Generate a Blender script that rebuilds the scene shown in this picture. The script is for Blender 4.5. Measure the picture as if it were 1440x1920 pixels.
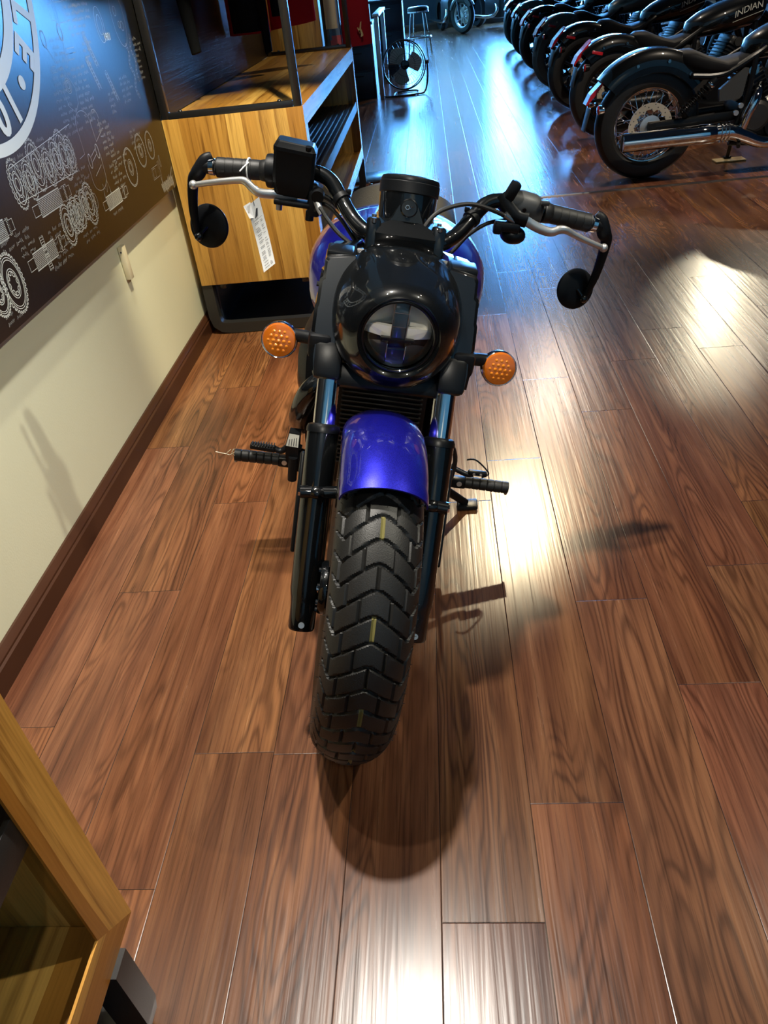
import bpy, bmesh, math, random
from mathutils import Vector, Matrix
random.seed(7)
PI = math.pi
for o in list(bpy.data.objects): bpy.data.objects.remove(o)
SC = bpy.context.scene
COL = SC.collection

# ------------------------------------------------------------------ camera
CAM_H = 1.30
yaw, pitch, roll, FPX = -.11302797, .62660915, -.12001105, 1400.0
fwd = Vector((math.sin(yaw)*math.cos(pitch), math.cos(yaw)*math.cos(pitch), -math.sin(pitch)))
r0 = fwd.cross(Vector((0, 0, 1))).normalized(); u0 = r0.cross(fwd)
rgt = math.cos(roll)*r0 + math.sin(roll)*u0
upv = -math.sin(roll)*r0 + math.cos(roll)*u0
cd = bpy.data.cameras.new('camera'); cam = bpy.data.objects.new('camera', cd); COL.objects.link(cam)
cd.sensor_fit = 'VERTICAL'; cd.sensor_height = 24.0; cd.lens = 24.0*FPX/1920.0
cd.clip_start = .02; cd.clip_end = 100
m = Matrix.Identity(4)
for i in range(3):
    m[i][0], m[i][1], m[i][2] = rgt[i], upv[i], -fwd[i]
m.translation = (0, 0, CAM_H)
cam.matrix_world = m
SC.camera = cam

# ------------------------------------------------------------------ world, exposure
SC.view_settings.view_transform = 'Standard'
SC.view_settings.look = 'None'
SC.view_settings.gamma = 1.0
SC.view_settings.use_curve_mapping = False
SC.view_settings.exposure = 0.15
W = bpy.data.worlds.new('world'); SC.world = W; W.use_nodes = True
W.node_tree.nodes['Background'].inputs[0].default_value = (.55, .6, .75, 1)
W.node_tree.nodes['Background'].inputs[1].default_value = .02

# ------------------------------------------------------------------ lamps of the showroom (ceiling track lights) and added fill lamps
LAMP_Z = 3.0
LAMPS = [  # x, y, target, watts, cone degrees, blend, colour
    (.60, 5.40, (-.08, 2.45, 0), 580, 22, .55, (1, .82, .52)),    # behind the motorcycle, pool of light ends near its front wheel
    (-.28, 1.42, (-.1, 1.1, 0), 440, 82, .8, (1, .94, .85)),     # straight above the motorcycle, short shadow under the front wheel
    (1.75, 1.05, (-1.0, 1.6, .3), 170, 46, .6, (1, .95, .78)),    # from the right onto the left wall
    (-.56, 2.35, (-1.05, 2.5, .15), 90, 62, .7, (1, .93, .72)),    # wall washer
    (-.56, .95, (-1.05, 1.0, .15), 70, 62, .7, (1, .93, .74)),     # wall washer by the near shelf
    (-.1, 2.0, (-.80, 3.25, .50), 420, 36, .5, (1, .87, .60)),      # onto the display cabinet end
    (1.9, 2.0, (1.1, 1.5, 0), 25, 80, .8, (1, .84, .62)),
    (.35, -1.1, (-.1, .2, .3), 30, 85, .8, (1, .92, .78)),       # added fill light from behind the photographer
    (.15, -1.0, (-.10, 1.28, .80), 190, 13, .7, (1, .93, .80)),   # added lamp, brightens the inside of the motorcycle's headlight
    (1.6, -1.6, (1.2, -2.4, 1.2), 70, 95, .8, (1, .90, .74)),    # added lamp, makes the unseen back wall bright for chrome reflections
    (3.86, 10.5, (1.12, 3.12, 0), 250, 4.4, .4, (1, .88, .62)),   # narrow beam, pool of light on the right
    (3.6, 8.5, (2.6, 7, 0), 120, 80, .6, (1, .84, .62)),
    (1.2, 7.9, (1.7, 6.0, .3), 160, 80, .6, (1, .84, .66)),
    (2.5, 4.0, (1.8, 5.5, .4), 300, 70, .6, (1, .86, .68)),  # added light on the parked row from the camera side
    (.3, 11.5, (.6, 10.5, 0), 60, 85, .7, (1, .88, .75)),
    (-.2, 5.2, (-.8, 5.6, .9), 45, 75, .6, (1, .86, .66)),
]
LAMP_POS = []
for i, (x, y, t, w, cone, bl, c) in enumerate(LAMPS):
    l = bpy.data.lights.new('track_or_fill_light', 'SPOT'); l.energy = w; l.color = c
    l.spot_size = math.radians(cone); l.spot_blend = bl; l.shadow_soft_size = .06 if i == 1 else .035
    o = bpy.data.objects.new('track_or_fill_light', l); COL.objects.link(o)
    o.location = (x, y, LAMP_Z)
    o.rotation_euler = (Vector(t)-Vector((x, y, LAMP_Z))).to_track_quat('-Z', 'Y').to_euler()
    LAMP_POS.append(((x, y, LAMP_Z), Vector(t)))

# ------------------------------------------------------------------ material helpers
def srgb(r, g, b):
    f = lambda c: c/12.92 if c <= .04045 else ((c+.055)/1.055)**2.4
    return (f(r/255), f(g/255), f(b/255), 1)
def new_mat(name):
    mt = bpy.data.materials.new(name); mt.use_nodes = True
    nt = mt.node_tree; b = nt.nodes['Principled BSDF']
    return mt, nt, b
def mat(name, col, rough=.5, metal=0, coat=0, coat_rough=.03, spec=.5, emit=None, estr=0, bump=0, bscale=200, var=0, vscale=8):
    mt, nt, b = new_mat(name)
    b.inputs['Base Color'].default_value = col
    b.inputs['Roughness'].default_value = rough
    b.inputs['Metallic'].default_value = metal
    b.inputs['Coat Weight'].default_value = coat
    b.inputs['Coat Roughness'].default_value = coat_rough
    b.inputs['Specular IOR Level'].default_value = spec
    if emit:
        b.inputs['Emission Color'].default_value = emit; b.inputs['Emission Strength'].default_value = estr
    if bump or var:
        tc = nt.nodes.new('ShaderNodeTexCoord')
        nz = nt.nodes.new('ShaderNodeTexNoise'); nz.inputs['Scale'].default_value = bscale if bump else vscale
        nz.inputs['Detail'].default_value = 4
        nt.links.new(tc.outputs['Object'], nz.inputs['Vector'])
        if bump:
            bp = nt.nodes.new('ShaderNodeBump'); bp.inputs['Strength'].default_value = bump; bp.inputs['Distance'].default_value = .002
            nt.links.new(nz.outputs['Fac'], bp.inputs['Height']); nt.links.new(bp.outputs['Normal'], b.inputs['Normal'])
        if var:
            n2 = nt.nodes.new('ShaderNodeTexNoise'); n2.inputs['Scale'].default_value = vscale; n2.inputs['Detail'].default_value = 5
            nt.links.new(tc.outputs['Object'], n2.inputs['Vector'])
            mr = nt.nodes.new('ShaderNodeMapRange'); mr.inputs[3].default_value = 1-var; mr.inputs[4].default_value = 1+var
            nt.links.new(n2.outputs['Fac'], mr.inputs[0])
            mx = nt.nodes.new('ShaderNodeMix'); mx.data_type = 'RGBA'; mx.blend_type = 'MULTIPLY'; mx.inputs[0].default_value = 1
            mx.inputs[6].default_value = col
            nt.links.new(mr.outputs[0], mx.inputs[7]); nt.links.new(mx.outputs[2], b.inputs['Base Color'])
    return mt
def node(nt, typ, **kw):
    n = nt.nodes.new(typ)
    for k, v in kw.items(): setattr(n, k, v)
    return n
def math_n(nt, op, a, b=None):
    n = node(nt, 'ShaderNodeMath', operation=op)
    for i, v in enumerate((a, b)):
        if v is None: continue
        if isinstance(v, (int, float)): n.inputs[i].default_value = v
        else: nt.links.new(v, n.inputs[i])
    return n.outputs[0]
def ramp(nt, fac, stops):
    n = node(nt, 'ShaderNodeValToRGB'); e = n.color_ramp.elements
    while len(e) < len(stops): e.new(.5)
    for i, (p, c) in enumerate(stops): e[i].position = p; e[i].color = c
    nt.links.new(fac, n.inputs[0]); return n.outputs[0]
def mixc(nt, fac, a, b, mode='MIX'):
    n = node(nt, 'ShaderNodeMix', data_type='RGBA', blend_type=mode)
    for i, v in ((0, fac), (6, a), (7, b)):
        if isinstance(v, (int, float)): n.inputs[i].default_value = v
        elif isinstance(v, tuple): n.inputs[i].default_value = v
        else: nt.links.new(v, n.inputs[i])
    return n.outputs[2]
def comb(nt, x, y, z=0):
    n = node(nt, 'ShaderNodeCombineXYZ')
    for i, v in enumerate((x, y, z)):
        if isinstance(v, (int, float)): n.inputs[i].default_value = v
        else: nt.links.new(v, n.inputs[i])
    return n.outputs[0]
def noise(nt, vec, scale, detail=4, rough=.5, dist=0):
    n = node(nt, 'ShaderNodeTexNoise'); n.inputs['Scale'].default_value = scale; n.inputs['Detail'].default_value = detail
    n.inputs['Roughness'].default_value = rough; n.inputs['Distortion'].default_value = dist
    nt.links.new(vec, n.inputs['Vector']); return n.outputs['Fac']

# floor: vinyl planks, the uv map carries metres inside each plank, the colour attribute carries plank randomness
def floor_material():
    mt, nt, b = new_mat('vinyl_plank')
    uv = node(nt, 'ShaderNodeUVMap', uv_map='plank'); sp = node(nt, 'ShaderNodeSeparateXYZ'); nt.links.new(uv.outputs[0], sp.inputs[0])
    at = node(nt, 'ShaderNodeAttribute', attribute_name='plank_random'); sr = node(nt, 'ShaderNodeSeparateColor'); nt.links.new(at.outputs['Color'], sr.inputs[0])
    u, v = sp.outputs[0], sp.outputs[1]; ra, rb, rc = sr.outputs[0], sr.outputs[1], sr.outputs[2]
    off = math_n(nt, 'MULTIPLY', ra, 37.0); off2 = math_n(nt, 'MULTIPLY', rb, 23.0)
    def vec(su, sv):
        return comb(nt, math_n(nt, 'ADD', math_n(nt, 'MULTIPLY', u, su), off), math_n(nt, 'ADD', math_n(nt, 'MULTIPLY', v, sv), off2), off)
    broad = noise(nt, vec(10, 1.0), 1, 3, .5, .5)                      # broad tonal figure
    field = noise(nt, vec(7.5, .95), 1, 2.6, .42, .15)                 # its contour lines give the cathedral rings
    cont = math_n(nt, 'ADD', math_n(nt, 'MULTIPLY', math_n(nt, 'SINE', math_n(nt, 'MULTIPLY', field, 150.0)), .5), .5)
    fine = noise(nt, vec(210, 4.0), 1, 5, .7)
    mid = noise(nt, vec(30, 1.5), 1, 6, .62, .5)
    where = noise(nt, vec(6, .8), 1.0, 2)
    mr = node(nt, 'ShaderNodeMapRange'); mr.inputs[1].default_value = .42; mr.inputs[2].default_value = .56; nt.links.new(where, mr.inputs[0])
    cmask = mr.outputs[0]
    base = ramp(nt, broad, [(.28, (.070, .027, .014, 1)), (.44, (.135, .056, .025, 1)), (.56, (.20, .088, .038, 1)), (.72, (.30, .145, .060, 1))])
    base = mixc(nt, .42, base, ramp(nt, mid, [(.34, (.060, .022, .012, 1)), (.5, (.155, .064, .028, 1)), (.66, (.29, .14, .062, 1))]))
    dark = mixc(nt, 1.0, base, ramp(nt, cont, [(0, (.34, .29, .28, 1)), (.22, (.72, .69, .67, 1)), (.5, (1.04, 1.03, 1.0, 1)), (1, (1.22, 1.2, 1.14, 1))]), 'MULTIPLY')
    base = mixc(nt, math_n(nt, 'MULTIPLY', cmask, .62), base, dark)
    base = mixc(nt, 1.0, base, ramp(nt, fine, [(.32, (.50, .47, .46, 1)), (.47, (.96, .96, .96, 1)), (.75, (1.16, 1.15, 1.13, 1))]), 'MULTIPLY')
    tone = node(nt, 'ShaderNodeMapRange'); tone.inputs[3].default_value = .70; tone.inputs[4].default_value = 1.04; nt.links.new(rc, tone.inputs[0])
    tc = node(nt, 'ShaderNodeCombineColor'); nt.links.new(tone.outputs[0], tc.inputs[0])
    nt.links.new(math_n(nt, 'MULTIPLY', tone.outputs[0], math_n(nt, 'ADD', .85, math_n(nt, 'MULTIPLY', rb, .13))), tc.inputs[1])
    nt.links.new(math_n(nt, 'MULTIPLY', tone.outputs[0], math_n(nt, 'ADD', .80, math_n(nt, 'MULTIPLY', ra, .22))), tc.inputs[2])
    base = mixc(nt, 1.0, base, tc.outputs[0], 'MULTIPLY')
    # joints between planks
    eu = math_n(nt, 'MINIMUM', u, math_n(nt, 'SUBTRACT', .172, u)); ev = math_n(nt, 'MINIMUM', v, math_n(nt, 'SUBTRACT', 1.21, v))
    ed = math_n(nt, 'MINIMUM', eu, ev)
    seam = math_n(nt, 'LESS_THAN', ed, .0009)
    base = mixc(nt, math_n(nt, 'MULTIPLY', seam, .8), base, (.012, .006, .004, 1))
    nt.links.new(base, b.inputs['Base Color'])
    b.inputs['Specular IOR Level'].default_value = .5
    rr = node(nt, 'ShaderNodeMapRange'); rr.inputs[3].default_value = .20; rr.inputs[4].default_value = .31; nt.links.new(mid, rr.inputs[0])
    nt.links.new(rr.outputs[0], b.inputs['Roughness'])
    gr = math_n(nt, 'ADD', math_n(nt, 'MULTIPLY', noise(nt, vec(120, 2.2), 1, 2, .5, .2), .6), math_n(nt, 'MULTIPLY', noise(nt, vec(48, 1.6), 1, 2, .5, .8), 1.3))
    h = math_n(nt, 'ADD', math_n(nt, 'MULTIPLY', gr, .7), math_n(nt, 'MULTIPLY', math_n(nt, 'MINIMUM', ed, .0015), 500.0))
    bp = node(nt, 'ShaderNodeBump'); bp.inputs['Strength'].default_value = .45; bp.inputs['Distance'].default_value = .0011
    nt.links.new(h, bp.inputs['Height']); nt.links.new(bp.outputs[0], b.inputs['Normal'])
    return mt
# oak-strip laminate: strips vary along one axis, the grain runs along another
def laminate(name, across, along, tint=(1, 1, 1, 1), rough=.33):
    mt, nt, b = new_mat(name)
    tcn = node(nt, 'ShaderNodeTexCoord'); sp = node(nt, 'ShaderNodeSeparateXYZ'); nt.links.new(tcn.outputs['Object'], sp.inputs[0])
    a, l = sp.outputs[across], sp.outputs[along]
    wob = noise(nt, comb(nt, math_n(nt, 'MULTIPLY', a, 2.5), math_n(nt, 'MULTIPLY', l, 1.2)), 1, 2)
    aw = math_n(nt, 'ADD', a, math_n(nt, 'MULTIPLY', wob, .05))
    st = math_n(nt, 'FLOOR', math_n(nt, 'DIVIDE', aw, .062))
    wn = node(nt, 'ShaderNodeTexWhiteNoise', noise_dimensions='1D'); nt.links.new(st, wn.inputs['W'])
    c = ramp(nt, wn.outputs['Value'], [(0, (.38, .18, .032, 1)), (.3, (.58, .325, .072, 1)), (.7, (.72, .455, .125, 1)), (1, (.47, .24, .048, 1))])
    g1 = noise(nt, comb(nt, math_n(nt, 'ADD', math_n(nt, 'MULTIPLY', aw, 42), math_n(nt, 'MULTIPLY', wn.outputs['Value'], 30)), math_n(nt, 'MULTIPLY', l, 1.6)), 1, 4, .6, .5)
    c = mixc(nt, 1.0, c, ramp(nt, g1, [(.30, (.38, .29, .22, 1)), (.46, (.92, .90, .86, 1)), (.7, (1.12, 1.12, 1.12, 1))]), 'MULTIPLY')
    g2 = noise(nt, comb(nt, math_n(nt, 'MULTIPLY', aw, 260), math_n(nt, 'MULTIPLY', l, 9)), 1, 3)
    c = mixc(nt, 1.0, c, ramp(nt, g2, [(.3, (.86, .85, .83, 1)), (.6, (1.04, 1.04, 1.04, 1))]), 'MULTIPLY')
    c = mixc(nt, 1.0, c, tint, 'MULTIPLY')
    nt.links.new(c, b.inputs['Base Color']); b.inputs['Roughness'].default_value = rough
    b.inputs['Specular IOR Level'].default_value = .5
    return mt
def clear_glass(name, tint=(1, 1, 1, 1)):
    mt, nt, b = new_mat(name)
    out = nt.nodes['Material Output']; nt.nodes.remove(b)
    tr = node(nt, 'ShaderNodeBsdfTransparent'); tr.inputs[0].default_value = tint
    gl = node(nt, 'ShaderNodeBsdfGlossy'); gl.inputs['Roughness'].default_value = .01
    fr = node(nt, 'ShaderNodeFresnel'); fr.inputs['IOR'].default_value = 1.5
    mx = node(nt, 'ShaderNodeMixShader'); nt.links.new(fr.outputs[0], mx.inputs[0]); nt.links.new(tr.outputs[0], mx.inputs[1]); nt.links.new(gl.outputs[0], mx.inputs[2])
    nt.links.new(mx.outputs[0], out.inputs[0]); return mt
def metallic_paint(name, col, col2):
    mt, nt, b = new_mat(name)
    tcn = node(nt, 'ShaderNodeTexCoord')
    vo = node(nt, 'ShaderNodeTexVoronoi'); vo.inputs['Scale'].default_value = 1500; nt.links.new(tcn.outputs['Object'], vo.inputs['Vector'])
    sc = node(nt, 'ShaderNodeSeparateColor'); nt.links.new(vo.outputs['Color'], sc.inputs[0])
    c = mixc(nt, sc.outputs[0], col, col2)
    nt.links.new(c, b.inputs['Base Color']); b.inputs['Metallic'].default_value = .75; b.inputs['Roughness'].default_value = .36
    b.inputs['Coat Weight'].default_value = 1; b.inputs['Coat Roughness'].default_value = .02
    return mt
def dark_panel_material():
    mt, nt, b = new_mat('dark_textured_panel')
    tcn = node(nt, 'ShaderNodeTexCoord'); sp = node(nt, 'ShaderNodeSeparateXYZ'); nt.links.new(tcn.outputs['Object'], sp.inputs[0])
    v = comb(nt, math_n(nt, 'MULTIPLY', sp.outputs[1], 2.2), math_n(nt, 'MULTIPLY', sp.outputs[2], 75.0), 0)
    n = noise(nt, v, 1, 3, .5, .8)
    b.inputs['Base Color'].default_value = (.008, .008, .009, 1); b.inputs['Roughness'].default_value = .40
    bp = node(nt, 'ShaderNodeBump'); bp.inputs['Strength'].default_value = .5; bp.inputs['Distance'].default_value = .004
    nt.links.new(n, bp.inputs['Height']); nt.links.new(bp.outputs[0], b.inputs['Normal'])
    return mt

M_FLOOR = floor_material()
M_OAK_END = laminate('oak_laminate_upright', 0, 2)
M_OAK_FLAT = laminate('oak_laminate_flat', 0, 1)
M_OAK_EDGE_H = laminate('oak_laminate_edge', 2, 1, (1.12, .93, .78, 1), .26)
M_OAK_EDGE_V = laminate('oak_laminate_edge_upright', 1, 2, (1.12, .93, .78, 1), .26)
M_CREAM = mat('cream_wall_paint', (.72, .72, .53, 1), .6, bump=.15, bscale=180, var=.05, vscale=3)
M_MAHOG = mat('mahogany_stain', (.050, .018, .008, 1), .35, var=.3, vscale=6)
M_BOARD = mat('gloss_black_panel', (.006, .006, .006, 1), .37, spec=.5, bump=.12, bscale=60)
M_CHALK = mat('white_print', (.72, .76, .72, 1), .5)
M_CHALKD = mat('grey_print', (.40, .41, .40, 1), .5)
M_PANEL = dark_panel_material()
M_GBLACK = mat('gloss_black_paint', (.0025, .0030, .0036, 1), .3, coat=1, coat_rough=.02, spec=.1)
M_SBLACK = mat('satin_black', (.0035, .004, .0048, 1), .34, spec=.25, bump=.06, bscale=900)
M_MBLACK = mat('matte_black_plastic', (.0035, .004, .005, 1), .44, spec=.2, bump=.15, bscale=900)
M_RUBBER = mat('black_rubber', (.008, .008, .008, 1), .5, spec=.35, bump=.12, bscale=600)
M_TYRE = mat('tyre_rubber', (.0105, .0102, .0098, 1), .46, spec=.42, bump=.18, bscale=500, var=.25, vscale=14)
M_CHROME = mat('chrome', (.80, .80, .81, 1), .05, 1)
M_ALU = mat('polished_aluminium', (.60, .59, .57, 1), .30, .8)
M_STEEL = mat('steel', (.45, .45, .46, 1), .3, 1)
M_BLUE = metallic_paint('cobalt_metallic_paint', (.005, .005, .20, 1), (.02, .02, .55, 1))
M_GREYP = mat('gunmetal_paint', (.10, .095, .08, 1), .35, .3, coat=.6)
M_GREYPL = mat('grey_plastic', (.035, .036, .036, 1), .45, bump=.1, bscale=700)
M_AMBER = mat('amber_lens', (.36, .085, .004, 1), .12, coat=1)
M_AMBER2 = mat('amber_lens_cell', (.55, .16, .008, 1), .08, coat=1)
M_RED = mat('red_lens', (.45, .012, .02, 1), .15, coat=1)
M_GLASS = clear_glass('clear_lens')
M_REFL = mat('headlight_reflector', (.86, .83, .74, 1), .36, .25)
M_REFL2 = mat('headlight_reflector_dark', (.22, .20, .17, 1), .35, .4)
M_LEDBAR = mat('headlight_light_bar', (.02, .035, .05, 1), .05, coat=1)
M_PAPER = mat('paper', (.75, .75, .74, 1), .6)
M_INK = mat('ink', (.03, .03, .035, 1), .6)
M_WHITEP = mat('white_plastic', (.8, .8, .78, 1), .4)
M_IVORY = mat('ivory_plastic', (.72, .66, .47, 1), .4)
M_BMETAL = mat('black_powder_coated_steel', (.013, .013, .014, 1), .26, spec=.8)
M_DGREY = mat('dark_grey_steel', (.019, .0185, .0175, 1), .40, bump=.08, bscale=700)
M_NAVY = mat('navy_laminate', (.010, .018, .035, 1), .4)
M_FARWALL = mat('dark_blue_wall_paint', (.012, .020, .034, 1), .7, var=.2, vscale=2)
M_CEIL = mat('dark_ceiling_paint', (.03, .03, .032, 1), .9)
M_RSIDE = mat('reddish_wood', (.06, .018, .013, 1), .4, var=.25, vscale=8)
M_BCLOTH = mat('black_cloth', (.006, .0075, .010, 1), .85, spec=.08, bump=.4, bscale=350)
M_RCLOTH = mat('red_cloth', (.46, .014, .024, 1), .85, spec=.08, bump=.4, bscale=350)
M_MCLOTH = mat('maroon_cloth', (.27, .010, .020, 1), .9, spec=.08, bump=.4, bscale=350)
M_CCLOTH = mat('cream_cloth', (.68, .60, .42, 1), .9, bump=.3, bscale=350)
M_BLUECL = mat('dusty_blue_cloth', (.16, .25, .40, 1), .9)
M_PINKCL = mat('coral_cloth', (.75, .15, .17, 1), .9)
M_GOLD = mat('gold_print', (.62, .45, .22, 1), .5)
M_VINYL = mat('black_vinyl', (.010, .011, .012, 1), .3, coat=.3)
M_SEAT = mat('black_leather', (.008, .0085, .010, 1), .6, spec=.12, bump=.3, bscale=300)
M_DISC = mat('brake_disc_steel', (.58, .50, .38, 1), .4, .5)
M_MAT = mat('ribbed_rubber_mat', (.010, .011, .012, 1), .42)
M_LABEL = mat('silver_label', (.45, .45, .40, 1), .4, .2)
M_YELLOW = mat('yellow_paint_stripe', (.17, .15, .045, 1), .7)
M_TANPAD = mat('varnished_plywood', (.62, .44, .18, 1), .5)
M_GREYTYRE = mat('dusty_tyre_rubber', (.09, .085, .075, 1), .75, bump=.2, bscale=400)
M_DPLASTIC = mat('smoked_plastic', (.03, .045, .07, 1), .2, coat=.5)

# ------------------------------------------------------------------ mesh builder
def catmull(pts, n=6):
    pts = [Vector(p) for p in pts]; out = []
    for i in range(len(pts)-1):
        p0 = pts[max(i-1, 0)]; p1 = pts[i]; p2 = pts[i+1]; p3 = pts[min(i+2, len(pts)-1)]
        for k in range(n):
            t = k/n
            out.append(.5*((2*p1)+(p2-p0)*t+(2*p0-5*p1+4*p2-p3)*t*t+(-p0+3*p1-3*p2+p3)*t**3))
    out.append(pts[-1]); return out
class MB:
    def __init__(s): s.v = []; s.f = []; s.mi = []; s.cm = 0
    def add(s, vs, fs):
        k = len(s.v); s.v += [Vector(p) for p in vs]
        for f in fs: s.f.append([i+k for i in f]); s.mi.append(s.cm)
        return s
    def box(s, c, size, bev=0, R=None, seg=2):
        bm = bmesh.new(); bmesh.ops.create_cube(bm, size=1)
        for v in bm.verts: v.co = Vector((v.co.x*size[0], v.co.y*size[1], v.co.z*size[2]))
        if bev: bmesh.ops.bevel(bm, geom=list(bm.edges), offset=min(bev, min(size)*.49), segments=seg, profile=.5, affect='EDGES')
        bm.verts.index_update()
        vs = [((R @ v.co) if R else v.co)+Vector(c) for v in bm.verts]; fs = [[v.index for v in f.verts] for f in bm.faces]
        bm.free(); return s.add(vs, fs)
    def span(s, a, b, bev=0):
        a = Vector(a); b = Vector(b)
        return s.box((a+b)/2, [abs(b[i]-a[i]) for i in range(3)], bev)
    def rings(s, rs, cap0=True, cap1=True, closed=False):
        n = len(rs[0]); vs = [p for r in rs for p in r]; fs = []
        m_ = len(rs)
        for i in range(m_ if closed else m_-1):
            j = (i+1) % m_
            for k in range(n):
                fs.append([i*n+k, i*n+(k+1) % n, j*n+(k+1) % n, j*n+k])
        if not closed:
            if cap0: fs.append(list(range(n))[::-1])
            if cap1: fs.append([(m_-1)*n+k for k in range(n)])
        return s.add(vs, fs)
    def tube(s, path, rad, n=12, smooth=0, cap=True, flat=None):
        pts = catmull(path, smooth) if smooth else [Vector(p) for p in path]
        L = len(pts)
        if isinstance(rad, (int, float)): rs_ = [rad]*L
        else:
            rs_ = []
            for i in range(L):
                t = i/(L-1)*(len(rad)-1); a = int(min(t, len(rad)-2)); rs_.append(rad[a]+(rad[a+1]-rad[a])*(t-a))
        T = []
        for i in range(L):
            d = pts[min(i+1, L-1)]-pts[max(i-1, 0)]; T.append(d.normalized() if d.length > 1e-9 else Vector((0, 0, 1)))
        ref = Vector((0, 0, 1)) if abs(T[0].z) < .9 else Vector((1, 0, 0))
        N = (ref-T[0]*ref.dot(T[0])).normalized(); R_ = []
        for i in range(L):
            if i: N = (N-T[i]*N.dot(T[i])).normalized()
            B = T[i].cross(N)
            fa, fb = flat if flat else (1, 1)
            R_.append([pts[i]+(N*math.cos(2*PI*k/n)*fa+B*math.sin(2*PI*k/n)*fb)*rs_[i] for k in range(n)])
        return s.rings(R_, cap, cap)
    def cyl(s, p0, p1, r, r1=None, n=24):
        return s.lathe([(r, 0), (r if r1 is None else r1, (Vector(p1)-Vector(p0)).length)], p0, Vector(p1)-Vector(p0), n)
    def lathe(s, prof, o, axis, n=32, cap=True, closed=False, ang=None):
        a = Vector(axis).normalized(); ref = Vector((0, 0, 1)) if abs(a.z) < .9 else Vector((1, 0, 0))
        x = (ref-a*ref.dot(a)).normalized(); y = a.cross(x); o = Vector(o)
        rs_ = [[o+a*h+(x*math.cos(2*PI*k/n)+y*math.sin(2*PI*k/n))*r for k in range(n)] for r, h in prof]
        return s.rings(rs_, cap, cap, closed)
    def prism(s, poly, f, d):       # poly: 2d points, f(p2)->3d, d: extrusion vector
        n = len(poly); a = [Vector(f(p)) for p in poly]; b = [p+Vector(d) for p in a]
        return s.add(a+b, [list(range(n))[::-1], [n+k for k in range(n)]]+[[k, (k+1) % n, n+(k+1) % n, n+k] for k in range(n)])
    def torus(s, c, axis, R, r, n=48, m_=10, sq=1):
        prof = [(R+r*math.cos(2*PI*k/m_), r*sq*math.sin(2*PI*k/m_)) for k in range(m_)]
        return s.lathe(prof, c, axis, n, False, True)
    def ell(s, c, r, n=20, m_=12, R=None):
        rs_ = []
        for i in range(m_+1):
            t = PI*(i+.02)/(m_+.04); ring = []
            for k in range(n):
                p = Vector((r[0]*math.sin(t)*math.cos(2*PI*k/n), r[1]*math.sin(t)*math.sin(2*PI*k/n), r[2]*math.cos(t)))
                ring.append(((R @ p) if R else p)+Vector(c))
            rs_.append(ring)
        return s.rings(rs_)
    def build(s, name, mt, parent=None, X=None, ang=35, flat=False):
        me = bpy.data.meshes.new(name)
        vs = [(X @ p) if X else p for p in s.v]
        me.from_pydata([tuple(p) for p in vs], [], s.f)
        mts = mt if isinstance(mt, (list, tuple)) else [mt]
        for q in mts: me.materials.append(q)
        if len(mts) > 1: me.polygons.foreach_set('material_index', s.mi)
        bm = bmesh.new(); bm.from_mesh(me); bmesh.ops.recalc_face_normals(bm, faces=bm.faces); bm.to_mesh(me); bm.free()
        if not flat:
            me.polygons.foreach_set('use_smooth', [True]*len(me.polygons))
            me.set_sharp_from_angle(angle=math.radians(ang))
        me.update()
        o = bpy.data.objects.new(name, me); COL.objects.link(o)
        if parent: o.parent = parent
        return o
def tag(o, label, cat, group=None, kind=None):
    if label: o['label'] = label
    if cat: o['category'] = cat
    if group: o['group'] = group
    if kind: o['kind'] = kind
    return o
def empty(name, loc=(0, 0, 0), label=None, cat=None, group=None, rz=0):
    o = bpy.data.objects.new(name, None); COL.objects.link(o); o.location = loc; o.rotation_euler = (0, 0, rz)
    o.empty_display_size = .1
    return tag(o, label, cat, group)
def struct(o): o['kind'] = 'structure'; return o
def copy_tree(o, parent=None):
    c = o.copy(); COL.objects.link(c)
    if parent: c.parent = parent
    for ch in list(o.children): copy_tree(ch, c)
    return c
def text_mesh(body, size, bold=0):
    cu = bpy.data.curves.new('lettering', 'FONT'); cu.body = body; cu.size = size; cu.align_x = 'CENTER'; cu.align_y = 'CENTER'
    cu.resolution_u = 4; cu.offset = bold
    ob = bpy.data.objects.new('lettering', cu); COL.objects.link(ob)
    bpy.context.view_layer.update()
    me = bpy.data.meshes.new_from_object(ob)
    vs = [v.co.copy() for v in me.vertices]; fs = [list(p.vertices) for p in me.polygons]
    bpy.data.objects.remove(ob); bpy.data.curves.remove(cu); bpy.data.meshes.remove(me)
    return vs, fs

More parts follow.
